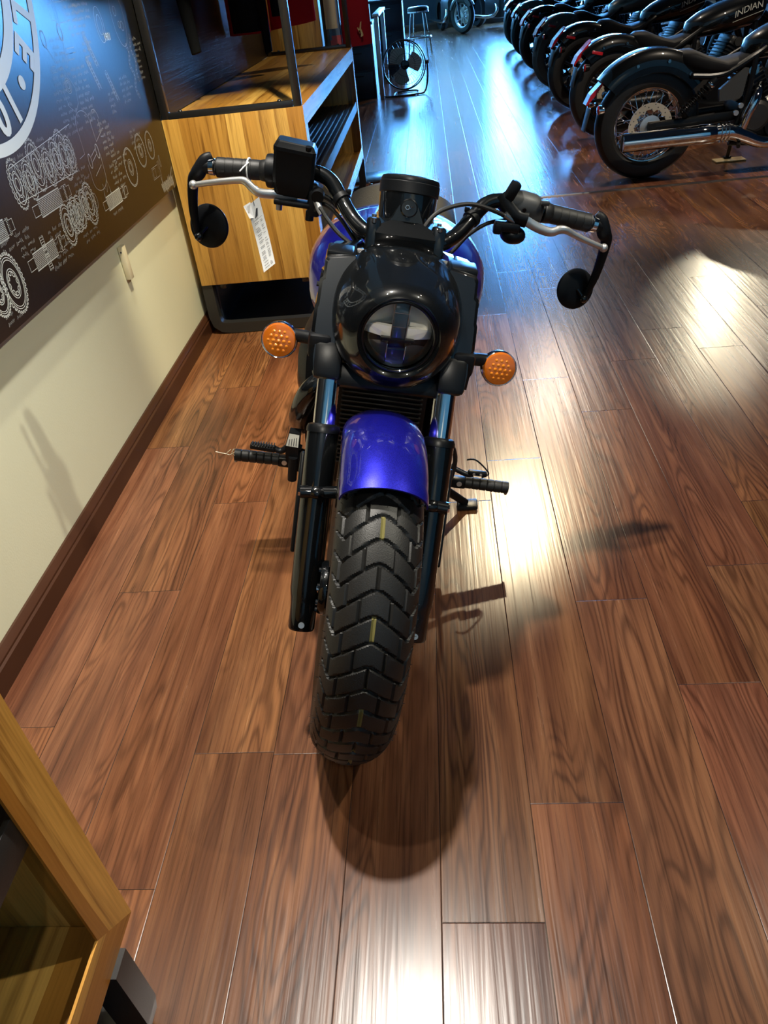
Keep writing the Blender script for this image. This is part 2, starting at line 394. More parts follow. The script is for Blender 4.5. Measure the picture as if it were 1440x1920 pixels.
# ================================================================== SETTING
WX = -1.099      # left wall plane
FARY = 21.2
PW, PL_ = .172, 1.21
def build_floor():
    joints = {-6: 2.243, -5: 1.476, -4: .665, -3: .952, 0: .605, 1: .822, 2: 1.369, 3: 1.098, 4: 1.477}
    vs = []; fs = []; uvs = []; cols = []
    rnd = random.Random(3)
    for k in range(-8, 46):
        x0 = -.055+PW*k; j = joints.get(k, rnd.random()*PL_); j -= PL_*math.ceil((j+3.2)/PL_)
        y = j
        while y < FARY+.1:
            i = len(vs); vs += [(x0, y, 0), (x0+PW, y, 0), (x0+PW, y+PL_, 0), (x0, y+PL_, 0)]; fs.append((i, i+1, i+2, i+3))
            c = (rnd.random(), rnd.random(), rnd.random(), 1)
            flip = rnd.random() < .5
            uvs += [(0, 0), (PW, 0), (PW, PL_), (0, PL_)] if not flip else [(PW, PL_), (0, PL_), (0, 0), (PW, 0)]
            cols += [c]*4
            y += PL_
    me = bpy.data.meshes.new('floor'); me.from_pydata(vs, [], fs)
    me.uv_layers.new(name='plank'); me.color_attributes.new('plank_random', 'FLOAT_COLOR', 'CORNER')
    uv = me.uv_layers['plank']; ca = me.color_attributes['plank_random']
    for i in range(len(uvs)): uv.data[i].uv = uvs[i]; ca.data[i].color = cols[i]
    me.materials.append(M_FLOOR); o = bpy.data.objects.new('floor', me); COL.objects.link(o); struct(o)
build_floor()
XR, YB, ZC = 7.4, -2.6, 4.2
struct(MB().span((WX-.12, YB, 0), (WX, FARY, ZC)).build('wall_left', M_CREAM))
struct(MB().span((XR, YB, 0), (XR+.12, FARY, ZC)).build('wall_right', M_FARWALL))
struct(MB().span((WX-.12, YB-.12, 0), (XR+.12, YB, ZC)).build('wall_back', M_CREAM))
struct(MB().span((WX-.12, YB-.12, ZC), (XR+.12, FARY+.12, ZC+.1)).build('ceiling', M_CEIL))
# far wall: windows glow above a dark dado, cut as separate wall spans
WINS = [(-1.0, -.15, 1.0, 3.8, (.11, .42, 1.0), 42), (.05, 1.25, 1.0, 3.6, (.22, .52, .85), 3.2), (1.45, 2.75, .8, 3.8, (.11, .42, 1.0), 42), (2.95, 4.9, .05, 3.3, (.12, .42, 1.0), 105)]
fw = MB()
xs = WX-.12
for (a, b_, z0, z1, c, s_) in WINS:
    fw.span((xs, FARY, 0), (a, FARY+.12, ZC)); fw.span((a, FARY, 0), (b_, FARY+.12, z0)); fw.span((a, FARY, z1), (b_, FARY+.12, ZC)); xs = b_
fw.span((xs, FARY, 0), (XR+.12, FARY+.12, ZC))
struct(fw.build('wall_far', M_FARWALL))
for i, (a, b_, z0, z1, c, s_) in enumerate(WINS):
    fr = MB(); t = .05
    fr.span((a, FARY-.02, z0), (a+t, FARY+.08, z1)); fr.span((b_-t, FARY-.02, z0), (b_, FARY+.08, z1))
    fr.span((a, FARY-.02, z0), (b_, FARY+.08, z0+t)); fr.span((a, FARY-.02, z1-t), (b_, FARY+.08, z1))
    if b_-a > 2:
        for q in range(1, 3): xx = a+(b_-a)*q/3; fr.span((xx-.03, FARY-.02, z0), (xx+.03, FARY+.08, z1))
    w_ = struct(fr.build('window_%d' % (i+1), M_BMETAL))
    pane = MB().span((a+.01, FARY+.05, z0+.01), (b_-.01, FARY+.06, z1-.01)).build('window_pane', mat('daylight_pane', (.02, .03, .05, 1), .1, emit=(*c, 1), estr=s_), w_)
# baseboards
def baseboard(name, prof, p0, p1, out):
    mb = MB(); o0, o1 = Vector(p0), Vector(p1); ov = Vector(out)
    mb.rings([[o0+ov*a+Vector((0, 0, z)) for a, z in prof], [o1+ov*a+Vector((0, 0, z)) for a, z in prof]])
    return struct(mb.build(name, M_MAHOG, ang=20))
BP = [(0, 0), (.018, 0), (.018, .058), (.014, .062), (.014, .068), (.009, .076), (.004, .082), (0, .083)]
baseboard('baseboard_left', [(a*1.39, z) for a, z in BP], (WX, YB, 0), (WX, FARY, 0), (1, 0, 0))
baseboard('baseboard_far', [(a*1.3, z*1.7) for a, z in BP], (WX, FARY, 0), (XR, FARY, 0), (0, -1, 0))
tr = MB(); tr.rings([[Vector((WX+.02, 5.165+a, z)) for a, z in ((-.022, .0), (-.014, .0045), (.014, .0045), (.022, 0))], [Vector((XR, 5.165+a, z)) for a, z in ((-.022, 0), (-.014, .0045), (.014, .0045), (.022, 0))]])
struct(tr.build('trim_1', mat('floor_joint_strip', (.05, .04, .035, 1), .35, .3)))

# ceiling lamp heads, the added fill lamps get one too
for (p, t) in LAMP_POS:
    d = (t-Vector(p)).normalized(); q = Vector(p)
    e = empty('track_or_fill_lamp', q+Vector((0, 0, .35)), 'black track lamp head on the showroom ceiling, a few added as fill light', 'lamp', 'ceiling track lamps')
    a = MB(); a.lathe([(.055, .0), (.055, .015), (.06, .02), (.06, -.12), (.045, -.16), (.02, -.17)][::-1], q-e.location, d, 20, cap=False); a.build('lamp_head', M_SBLACK, e)
    MB().cyl(q-d*.14-e.location, Vector((q.x, q.y, ZC))-e.location, .008, n=8).build('stem', M_SBLACK, e)

# ================================================================== WALL BOARD
def ribbon(mb, pts, w, closed=False, x=0):
    n = len(pts)
    if n < 2: return
    pts = [Vector((p[0], p[1])) for p in pts]; L = []; R_ = []
    for i in range(n):
        if closed: d = pts[(i+1) % n]-pts[i-1]
        else: d = pts[min(i+1, n-1)]-pts[max(i-1, 0)]
        if d.length < 1e-9: d = Vector((1, 0))
        d.normalize(); nn = Vector((-d.y, d.x))*w/2
        L.append(pts[i]+nn); R_.append(pts[i]-nn)
    vs = [(x, p.x, p.y) for p in L]+[(x, p.x, p.y) for p in R_]
    mb.add(vs, [[i, (i+1) % n, n+(i+1) % n, n+i] for i in range(n if closed else n-1)])
BX = -1.060   # front face of the board
BY0, BY1, BZ0, BZ1 = -.6, 3.245, .660, 2.05
board = tag(MB().span((WX+.001, BY0, BZ0), (BX, BY1, BZ1), .002).build('wall_sign_board', M_BOARD), 'large glossy black wall board with white technical drawings and round emblem', 'sign board')
PX = BX+.0006
def arcpts(cy, cz, ry, rz, a0, a1, n=40, rot=0):
    o = []
    for k in range(n+1):
        a = a0+(a1-a0)*k/n; y, z = ry*math.cos(a), rz*math.sin(a)
        o.append((cy+y*math.cos(rot)-z*math.sin(rot), cz+y*math.sin(rot)+z*math.cos(rot)))
    return o
def circ(mb, cy, cz, ry, rz=None, w=.0016, n=40, rot=0):
    ribbon(mb, arcpts(cy, cz, ry, rz or ry, 0, 2*PI, n, rot)[:-1], w, True, PX)
def gear(mb, cy, cz, ry, rz, teeth, w=.0017, d=.08):
    pts = []
    for k in range(teeth):
        for f, q in ((0, 1-d), (.25, 1-d), (.35, 1), (.7, 1), (.8, 1-d)):
            a = 2*PI*(k+f)/teeth; pts.append((cy+ry*q*math.cos(a), cz+rz*q*math.sin(a)))
    ribbon(mb, pts, w, True, PX)
def line(mb, *p, w=.0014): ribbon(mb, list(p), w, False, PX)
rs = random.Random(11)
def scribble(mb, y, z, length, h=.008, lines=1, gap=.0175, w=.0015):
    for li in range(lines):
        yy = y+rs.uniform(0, .01); zz = z-li*gap; end = y+length*rs.uniform(.7, 1.0)
        while yy < end:
            word = rs.uniform(.02, .05); pts = []; n = int(word/.0035)
            for k in range(n): pts.append((yy+k*.0035+rs.uniform(-.0008, .0008), zz+h*(.5 if k % 2 else -.5)*rs.uniform(.5, 1.25)+(h*.5 if rs.random() < .12 else 0)))
            ribbon(mb, pts, w, False, PX); yy += word+.010
def rect(mb, y0, z0, y1, z1, w=.0014): ribbon(mb, [(y0, z0), (y1, z0), (y1, z1), (y0, z1)], w, True, PX)
def hatch(mb, y0, z0, y1, z1, n):
    for k in range(n):
        z = z0+(z1-z0)*(k+.5)/n; line(mb, (y0, z), (y1, z), w=.0011)
# round emblem
em = MB(); EC = (1.995, 1.44)
def annulus(mb, c, r0, r1, n=120):
    vs = []; 
    for k in range(n):
        a = 2*PI*k/n; vs += [(PX+.0004, c[0]+r0*math.cos(a), c[1]+r0*math.sin(a)), (PX+.0004, c[0]+r1*math.cos(a), c[1]+r1*math.sin(a))]
    mb.add(vs, [[2*k, 2*k+1, (2*k+3) % (2*n), (2*k+2) % (2*n)] for k in range(n)])
annulus(em, EC, .399, .428); annulus(em, EC, .262, .303)
def place_letter(mb, ch, r, ang, size, flip=False):
    vs, fs = text_mesh(ch, size, .0045)
    rot = ang-PI/2 if not flip else ang+PI/2
    cx, cz = EC[0]+r*math.cos(ang), EC[1]+r*math.sin(ang)
    mb.add([(PX+.0004, cx+v.x*math.cos(rot)-v.y*math.sin(rot), cz+v.x*math.sin(rot)+v.y*math.cos(rot)) for v in vs], fs)
word = 'INDIAN MOTORCYCLE'
for i, ch in enumerate(word[::-1]):
    if ch != ' ': place_letter(em, ch, .349, math.radians(-39.6+14.6*i), .118)
for ch, a in zip('1901', (-110, -97, -84, -71)): place_letter(em, ch, .352, math.radians(a), .118, True)
for a in (-55.5, -124.5):
    cy, cz = EC[0]+.352*math.cos(math.radians(a)), EC[1]+.352*math.sin(math.radians(a))
    em.add([(PX+.0004, cy+.017*math.cos(2*PI*k/20), cz+.017*math.sin(2*PI*k/20)) for k in range(20)], [list(range(20))])
em.build('round_emblem', M_CHALK, board, flat=True)
# chalk-style drawings
def drawing(name, fn, mt=M_CHALK):
    mb = MB(); fn(mb); mb.build(name, mt, board, flat=True)
def d_gear_row(mb):
    for (y, z, r, t) in ((1.80, .93, .06, 22), (1.99, .945, .062, 24), (2.06, .94, .05, 20), (2.12, .965, .066, 26), (2.19, .945, .05, 20), (2.25, .955, .055, 22), (2.30, .955, .068, 28), (2.345, .95, .05, 22)):
        gear(mb, y, z, r*.62, r, t)
        for q in (.78, .5, .42, .25): circ(mb, y, z, r*.62*q, r*q)
        for k in range(5):
            a = 2*PI*k/5; circ(mb, y+r*.38*math.cos(a), z+r*.62*math.sin(a), r*.09, r*.14, w=.0012, n=14)
    line(mb, (1.97, .985), (2.40, 1.02)); line(mb, (1.96, .905), (2.36, .90))
def d_shafts(mb):
    for (y0, z0, y1, z1) in ((1.75, .85, 1.9, .895), (2.02, .845, 2.27, .89), (1.90, .74, 2.14, .785), (2.47, .748, 2.70, .79)):
        w_ = y1-y0; h = z1-z0
        rect(mb, y0, z0+h*.2, y0+w_*.15, z1-h*.2); rect(mb, y0+w_*.15, z0, y0+w_*.72, z1); hatch(mb, y0+w_*.15, z0, y0+w_*.72, z1, 12)
        rect(mb, y0+w_*.72, z0+h*.12, y0+w_*.80, z1-h*.12); rect(mb, y0+w_*.80, z0+h*.05, y1-.02, z1-h*.05); hatch(mb, y0+w_*.84, z0+h*.08, y1-.03, z1-h*.08, 10)
        rect(mb, y1-.02, z0+h*.2, y1, z1-h*.2)
    rect(mb, 2.0, .72, 2.02, .81); hatch(mb, 2.0, .72, 2.02, .81, 14)
def d_gear_stack(mb):
    for (y, z, r, t) in ((2.19, .79, .058, 30), (2.235, .797, .045, 24), (2.26, .80, .05, 24), (2.29, .80, .048, 24), (2.335, .81, .044, 22), (2.375, .803, .062, 30)):
        gear(mb, y, z, r*.7, r, t, .002)
        for q in (.8, .55, .48, .3): circ(mb, y, z, r*.7*q, r*q)
    for k in range(5):
        a = 2*PI*k/5+.3; circ(mb, 2.375+.027*math.cos(a), .803+.038*math.sin(a), .007, .011)
def d_wheel(mb):
    for (y, z, r) in ((1.80, .755, .075), (1.72, .76, .06)):
        gear(mb, y, z, r*.72, r, 34, .0022)
        for q in (.84, .76, .48, .4): circ(mb, y, z, r*.72*q, r*q)
        gear(mb, y, z, r*.28, r*.36, 8, .002, .25)
def d_rotors(mb):
    for (y, z, r) in ((2.79, .822, .062), (2.93, .85, .055), (3.04, .848, .048)):
        circ(mb, y, z, r*.85, r, .002, 50)
        for q in (.93, .42, .3, .22): circ(mb, y, z, r*.85*q, r*q, .0013)
        gear(mb, y, z, r*.85, r*1.02, 36, .0012, .04)
    rect(mb, 2.99, .735, 3.07, .775); rect(mb, 3.0, .74, 3.03, .77); rect(mb, 3.07, .725, 3.085, .785); rect(mb, 3.1, .76, 3.11, .80)
def d_cylinder(mb):
    ribbon(mb, arcpts(2.50, 1.005, .055, .035, 0, PI, 24), .0013, False, PX)
    line(mb, (2.445, 1.005), (2.445, .93), (2.40, .925)); line(mb, (2.555, 1.005), (2.56, .945), (2.62, .965), (2.62, 1.0))
    ribbon(mb, arcpts(2.60, 1.0, .03, .03, 0, PI, 16), .0013, False, PX)
    circ(mb, 2.47, .905, .011, .02, .0024); circ(mb, 2.545, .92, .011, .02, .0024)
    line(mb, (2.485, .915), (2.535, .93)); line(mb, (2.485, .9), (2.535, .915)); line(mb, (2.48, .86), (2.545, .88))
    ribbon(mb, arcpts(2.5, .85, .055, .035, PI, 2*PI, 24), .0013, False, PX); line(mb, (2.445, .85), (2.445, .90)); line(mb, (2.555, .85), (2.56, .91))
    circ(mb, 2.42, .80, .014, .022); ribbon(mb, arcpts(2.53, .78, .03, .03, PI*.9, 2*PI*1.1, 16), .002, False, PX); line(mb, (2.50, .79), (2.51, .83), (2.53, .80), (2.55, .835), (2.56, .79))
    ribbon(mb, [(2.44, 1.06), (2.43, 1.10), (2.47, 1.16), (2.52, 1.10), (2.51, 1.06), (2.475, 1.04)], .0013, True, PX)
    for q in (.02, .014, .008): circ(mb, 2.475, 1.11, q)
def d_rods(mb):
    circ(mb, 2.405, 1.232, .013, .02, .0022); circ(mb, 2.53, 1.24, .013, .021, .0022); circ(mb, 2.86, 1.24, .02, .028); circ(mb, 2.86, 1.24, .035, .05)
    line(mb, (2.41, 1.21), (2.44, 1.17)); line(mb, (2.53, 1.215), (2.52, 1.16)); rect(mb, 2.40, 1.15, 2.43, 1.165); rect(mb, 2.53, 1.17, 2.58, 1.185); rect(mb, 2.54, 1.185, 2.60, 1.198)
    rect(mb, 2.50, 1.27, 2.53, 1.31); rect(mb, 2.53, 1.255, 2.545, 1.325); rect(mb, 2.545, 1.262, 2.60, 1.312)
    for (y, z) in ((2.70, 1.22), (2.67, 1.16), (2.80, 1.11)):
        for k in range(8): circ(mb, y+k*.006, z-k*.011, .006, .007, .0012, 10)
        line(mb, (y-.01, z), (y+.038, z-.09)); line(mb, (y+.01, z), (y+.058, z-.088))
    circ(mb, 3.05, 1.25, .06, .085, .0016); circ(mb, 3.03, 1.27, .014); circ(mb, 3.07, 1.225, .014); circ(mb, 3.045, 1.23, .01); line(mb, (2.60, 1.345), (2.66, 1.325), (2.88, 1.33), (2.90, 1.38))
    for k in range(14): circ(mb, 3.06+.012*math.sin(k), 1.165-k*.012, .006, .008, .0012, 8)
    for k in range(12): circ(mb, 3.11+.01*math.cos(k), 1.19-k*.012, .006, .008, .0012, 8)
def d_text(mb):
    for (y, z, l, n) in ((2.60, 1.315, .13, 6), (2.44, 1.225, .09, 6), (2.38, 1.155, .09, 4), (2.36, 1.10, .13, 7), (2.52, 1.145, .12, 9), (2.66, 1.20, .06, 4), (2.60, .985, .11, 6), (2.64, .885, .12, 3), (2.60, .86, .10, 6),
                         (2.30, .87, .1, 3), (2.05, .805, .12, 6), (1.88, .845, .08, 4), (1.96, 1.0, .09, 2), (2.10, 1.015, .12, 2), (2.02, .715, .12, 1), (2.26, .735, .12, 2), (2.52, .73, .12, 1), (1.74, .87, .1, 2), (2.66, 1.30, .12, 3),
                         (2.76, 1.05, .06, 4), (3.13, 1.18, .07, 8), (2.9, 1.08, .10, 5), (2.86, .92, .10, 4), (1.70, .70, .09, 2), (1.80, .845, .08, 2), (2.33, .90, .08, 2)):
        scribble(mb, y, z, l, lines=n)
def d_sign(mb):
    pts = []
    for k in range(60): pts.append((3.06+k*.0026, .69+.018*math.sin(k*1.1)*(1 if k % 7 else 2)))
    ribbon(mb, pts, .0022, False, PX); line(mb, (3.18, .70), (3.23, .735), (3.22, .715))
drawing('gear_row_drawing', d_gear_row); drawing('shaft_drawing', d_shafts); drawing('gear_stack_drawing', d_gear_stack)
drawing('toothed_wheel_drawing', d_wheel); drawing('rotor_drawing', d_rotors, M_CHALKD); drawing('cylinder_drawing', d_cylinder, M_CHALKD)
drawing('rod_and_chain_drawing', d_rods, M_CHALKD); drawing('handwritten_notes', d_text, M_CHALKD); drawing('signature', d_sign)
mb = MB(); vs, fs = text_mesh('1901', .032); mb.add([(PX, 2.90+v.x, 1.203+v.y) for v in vs], fs); mb.build('year_print', M_CHALK, board, flat=True)

# small bracket on the wall
br = MB(); br.span((WX+.001, 2.560, .502), (WX+.020, 2.592, .617), .003)
wb = tag(br.build('wall_bracket', M_IVORY), 'small ivory wall bracket below the black board', 'bracket')
MB().cyl((WX+.011, 2.561, .598), (WX+.011, 2.5588, .598), .003, n=10).build('screw_hole', M_INK, wb)

# ================================================================== DISPLAY CABINETS (gondolas)
def gondola(y0, y1, label, posts=True):
    e = empty('display_cabinet', (-.78, (y0+y1)/2, 0), label, 'display cabinet')
    T = Matrix.Translation(-e.location)
    xf, xb, zb, zt, t = -.494, -1.060, .235, .900, .040
    def b(a, c, name, mt, bev=.0015, par=e): return MB().span(a, c, bev).build(name, mt, par, T)
    b((xb, y0, zb), (xf-.004, y0+t, zt-.0005), 'end_panel', M_OAK_END); b((xb, y1-t, zb), (xf-.004, y1, zt-.0005), 'end_panel', M_OAK_END)
    b((xb, y0+t, zt-.045), (xf-.004, y1-t, zt-.003), 'top_board', M_OAK_FLAT); b((xb, y0+t, zb), (xf-.004, y1-t, zb+.042), 'bottom_board', M_OAK_FLAT)
    b((xb, y0+t, zb+.04), (xb+.015, y1-t, zt-.04), 'back_board', M_OAK_END)
    # mitred front fascia, 70 mm wide
    fwid = .072; g = lambda p: (xf-.004, p[0], p[1]); d = (.022, 0, 0)
    for nm, poly, mt in (('top_fascia', [(y0, zt), (y1, zt), (y1-fwid, zt-fwid), (y0+fwid, zt-fwid)], M_OAK_EDGE_H), ('bottom_fascia', [(y0, zb), (y1, zb), (y1-fwid, zb+fwid), (y0+fwid, zb+fwid)], M_OAK_EDGE_H),
                         ('side_fascia', [(y0, zb), (y0+fwid, zb+fwid), (y0+fwid, zt-fwid), (y0, zt)], M_OAK_EDGE_V), ('side_fascia', [(y1, zb), (y1-fwid, zb+fwid), (y1-fwid, zt-fwid), (y1, zt)], M_OAK_EDGE_V)):
        MB().prism(poly, g, (-.022+.026, 0, 0)).build(nm, mt, e, T, flat=True)
    # shelf with ribbed mat and steel nosing
    sh = b((xb+.015, y0+t, .545), (xf-.012, y1-t, .575), 'shelf', M_BMETAL)
    rb = MB()
    for k in range(16):
        xx = xf-.05-k*.031; rb.span((xx-.011, y0+t+.01, .575), (xx+.011, y1-t-.01, .579), .001)
    rb.build('ribbed_mat', M_MAT, sh, T)
    b((xf-.012, y0+t+.03, .538), (xf-.004, y1-t-.03, .592), 'shelf_nosing', M_DGREY, par=sh)
    # steel base loops and rails
    for yy in (y0+.03, y1-.07):
        lp = MB(); prof = []
        P_ = [(-1.040, zb), (-1.040, .085), (-1.032, .05), (-1.010, .032), (-.975, .027), (-.575, .027), (-.540, .032), (-.518, .05), (-.510, .085), (-.510, zb)]
        rr = []
        for i, p in enumerate(P_):
            a = Vector(P_[max(i-1, 0)]); c_ = Vector(P_[min(i+1, len(P_)-1)]); dd = (c_-a).normalized(); n_ = Vector((-dd.y, dd.x))*.024
            pi, po = Vector(p)+n_, Vector(p)-n_
            rr.append([(pi.x, yy-.02, max(pi.y, .004)), (pi.x, yy+.02, max(pi.y, .004)), (po.x, yy+.02, max(po.y, .002)), (po.x, yy-.02, max(po.y, .002))])
        lp.rings(rr); lp.build('base_frame', M_DGREY, e, T, ang=50)
    for xx in (-.98, -.60): b((xx-.015, y0+.05, zb-.035), (xx+.015, y1-.05, zb-.003), 'base_rail', M_BMETAL)
    b((-1.02, y0+.08, .012), (-.56, y1-.08, .03), 'base_shelf', M_NAVY)
    b((-1.03, y0+.06, .03), (-1.01, y1-.06, zb-.004), 'kick_panel', M_NAVY)
    if posts:
        for (px_, yy) in ((xf-.021, y0+.016), (xf-.021, y1-.016), (xb+.016, y0+.016), (xb+.016, y1-.016)):
            p = b((px_-.015, yy-.013, zt), (px_+.017, yy+.013, 2.05), 'upright_post', M_BMETAL, .002)
            for zz in (1.02, 1.06): MB().cyl((px_+.017, yy, zz), (px_+.019, yy, zz), .004, n=8).build('slot', M_INK, p, T)
        for yy in (y0+.013, y1-.013): 
            r_ = b((xb+.03, yy-.012, zt-.003), (xf-.038, yy+.012, zt+.022), 'top_rail', M_BMETAL)
            for xx in (xb+.08, xf-.09): MB().ell((xx, yy, zt+.024), (.008, .008, .006), 10, 6).build('rail_bolt', M_BMETAL, r_, T)
        bp = b((xb-.006, y0+.03, zt), (xb+.004, y1-.03, 2.05), 'back_panel', M_PANEL)
        b((xb+.02, y0+.014, 1.70), (xb+.30, y0+.03, 1.73), 'rail_arm', M_BMETAL); b((xb+.02, y1-.03, 1.70), (xb+.30, y1-.014, 1.73), 'rail_arm', M_BMETAL)
        MB().cyl((xb+.27, y0+.02, 1.715), (xb+.27, y1-.02, 1.715), .012, n=14).build('garment_rail', M_CHROME, e, T)
        c_ = MB(); c_.cyl((xf-.03, y1+.015, .012), (xf-.03, y1+.015, .06), .006, n=10); c_.ell((xf+.03, y1+.0, .03), (.018, .012, .026), 12, 8); c_.cyl((xf-.03, y1+.005, .06), (xf+.03, y1, .055), .010, n=10); c_.build('levelling_foot', M_CHROME, e, T)
    return e
gondola(3.245, 5.75, 'oak display cabinet with open shelves and steel posts behind the motorcycle')
gondola(-1.9, .513, 'near oak shelf cabinet cut off by the lower left corner', posts=False)

# ================================================================== MAIN MOTORCYCLE
RAKE = math.radians(29); AX = Vector((0, math.sin(RAKE), math.cos(RAKE))); FN = Vector((0, -math.cos(RAKE), math.sin(RAKE)))
A0 = Vector((0, -.115, 0))
S = Matrix.Translation(A0) @ Matrix.Rotation(.05, 4, AX) @ Matrix.Translation(-A0)      # handlebar turned a little
bike = empty('motorcycle', (-.256, 1.088, 0), 'cobalt blue and black motorcycle facing the camera, front wheel foremost', 'motorcycle')
bike.rotation_euler = (0, .214, 0)       # leaning on its side stand
FB = Vector((0, -.019, .27))             # bottom of the fork line
def fork(u, s, n=0): return Vector((u, FB.y, FB.z))+AX*s+FN*n
WR, WC = .325, Vector((0, 0, .325))

# ---- front tyre with chevron tread
def tyre_profile(t):      # t in -1..1 across the section -> (lateral, radius)
    a = t*2.25
    x = .074*math.sin(min(max(a, -PI/2), PI/2)) if abs(a) < PI/2 else math.copysign(.074*math.cos((abs(a)-PI/2)*.75), a)
    r = WR-.062*(1-math.cos(min(abs(a), PI/2))) if abs(a) < PI/2 else WR-.062-.058*(abs(a)-PI/2)/(2.25-PI/2)
    return x, r
def groove(s, q):         # s along the circumference (m), q arc position across (m, -..+): 0 block, 1 groove
    a = abs(q); p = .0408
    if a > .098: return 0
    sm = lambda v, w: max(0.0, min(1.0, (w-abs(v))/(.0011)+.5))
    ch = .72*(math.sqrt(a*a+.007**2)-.007) if a < .062 else .72*(math.sqrt(.062**2+.007**2)-.007)-(a-.062)*.95
    ph = ((s+ch)/p) % 50; n = math.floor(ph); f = ph-n
    d = min(f, 1-f)*p
    g = sm(d, .0024) if a < .088 else 0
    if n % 2 == 0: cuts = (0.0, .046, -.046)
    else: cuts = (.023, -.023, .066, -.066)
    if f > .04 and f < .96:
        for c in cuts: g = max(g, .9*sm(q-c, .0017))
    return g
NT, NA = 1000, 92
rows = []; mats_ = []
for i in range(NT):
    th = 2*PI*i/NT; row = []
    for j in range(NA+1):
        t = -1+2*j/NA; x, r = tyre_profile(t)
        q = t*2.25*.068
        s = th*WR
        gd = groove(s, q)*.0048
        a = t*2.25
        nx, nr = (math.sin(a), math.cos(a)) if abs(a) < PI/2 else (math.copysign(1, a), 0)
        x -= nx*gd; r -= nr*gd
        row.append(Vector((x, -r*math.cos(th), WC.z+r*math.sin(th))))
    rows.append(row)
tm = MB(); n_ = NA+1
vs = [p for r in rows for p in r]; fs = []; mi = []
for i in range(NT):
    for j in range(NA):
        fs.append([i*n_+j, ((i+1) % NT)*n_+j, ((i+1) % NT)*n_+j+1, i*n_+j+1])
        q = ((j+.5)/NA*2-1)*2.25*.068; s = (i+.5)/NT*2*PI*WR
        mi.append(1 if (abs(q) < .0024 and groove(s, 0) > .6 and (math.floor(s/.0408) % 2 == 0) and math.sin(s*40) > -.2) else 0)
tm.add(vs, fs); tm.mi = mi
tyre = tm.build('front_tyre', [M_TYRE, M_YELLOW], bike, S, ang=38)
nb = MB(); rr = random.Random(5)
for k in range(190):      # moulding nibs
    th = rr.uniform(-1.2, 1.9); t = rr.choice((-1, 1))*rr.uniform(.47, .72) if rr.random() < .8 else rr.uniform(-.5, .5)
    x, r = tyre_profile(t); a = t*2.25; a = max(-PI/2, min(PI/2, a))
    p = Vector((x, -r*math.cos(th), WC.z+r*math.sin(th))); nn = Vector((math.sin(a), -math.cos(a)*math.cos(th), math.cos(a)*math.sin(th)))
    nb.tube([p-nn*.001, p+nn*rr.uniform(.002, .005)+Vector((0, 0, rr.uniform(-.002, .002)))], [.0005, .0003], 5)
nb_o = nb.build('rubber_nib', M_RUBBER, tyre, S); nb_o['kind'] = 'stuff'
rim = MB(); rim.lathe([(.215, -.058), (.222, -.052), (.205, -.042), (.195, -.02), (.195, .02), (.205, .042), (.222, .052), (.215, .058), (.20, .05), (.185, .02), (.185, -.02), (.20, -.05)], WC, (1, 0, 0), 64, False, True)
rim_o = rim.build('front_rim', M_GBLACK, bike, S)
sp = MB()
for k in range(5):
    for s_ in (-.10, .10):
        a = 2*PI*k/5+s_; b_ = 2*PI*k/5+s_*.5
        sp.tube([WC+Vector((0, math.cos(b_)*.03, math.sin(b_)*.03)), WC+Vector((0, math.cos(a)*.19, math.sin(a)*.19))], [.016, .011], 8, flat=(1.2, .8))
sp.build('wheel_spokes', M_GBLACK, rim_o, S)
hb = MB(); hb.lathe([(.02, -.075), (.045, -.07), (.045, -.03), (.03, 0), (.045, .03), (.045, .07), (.02, .075)], WC, (1, 0, 0), 24); hb.build('front_hub', M_GBLACK, rim_o, S)
dk = MB(); dk.lathe([(.075, .068), (.142, .068), (.142, .073), (.075, .073)], WC, (1, 0, 0), 60, False, True); dk.build('front_brake_disc', M_DISC, bike, S)
axl = MB(); axl.cyl((-.136, 0, .325), (.136, 0, .325), .010, n=16); axl.cyl((-.095, 0, .325), (-.075, 0, .325), .016, n=16); axl.cyl((.095, 0, .325), (.08, 0, .325), .016, n=16); axl.build('front_axle', M_CHROME, bike, S)
mb = MB(); mb.lathe([(.022, -.088), (.050, -.086), (.054, -.080), (.054, -.072), (.022, -.070)], WC, (1, 0, 0), 28)
for k in range(8): mb.cyl(WC+Vector((-.09, .044*math.cos(k*PI/4), .044*math.sin(k*PI/4))), WC+Vector((-.086, .044*math.cos(k*PI/4), .044*math.sin(k*PI/4))), .005, n=8)
mb.build('hub_ring', M_GBLACK, rim_o, S)
cal = MB(); cal.box((.085, .115, .40), (.045, .05, .11), .010, Matrix.Rotation(-.5, 3, 'X')); cal.build('front_brake_caliper', M_SBLACK, bike, S)

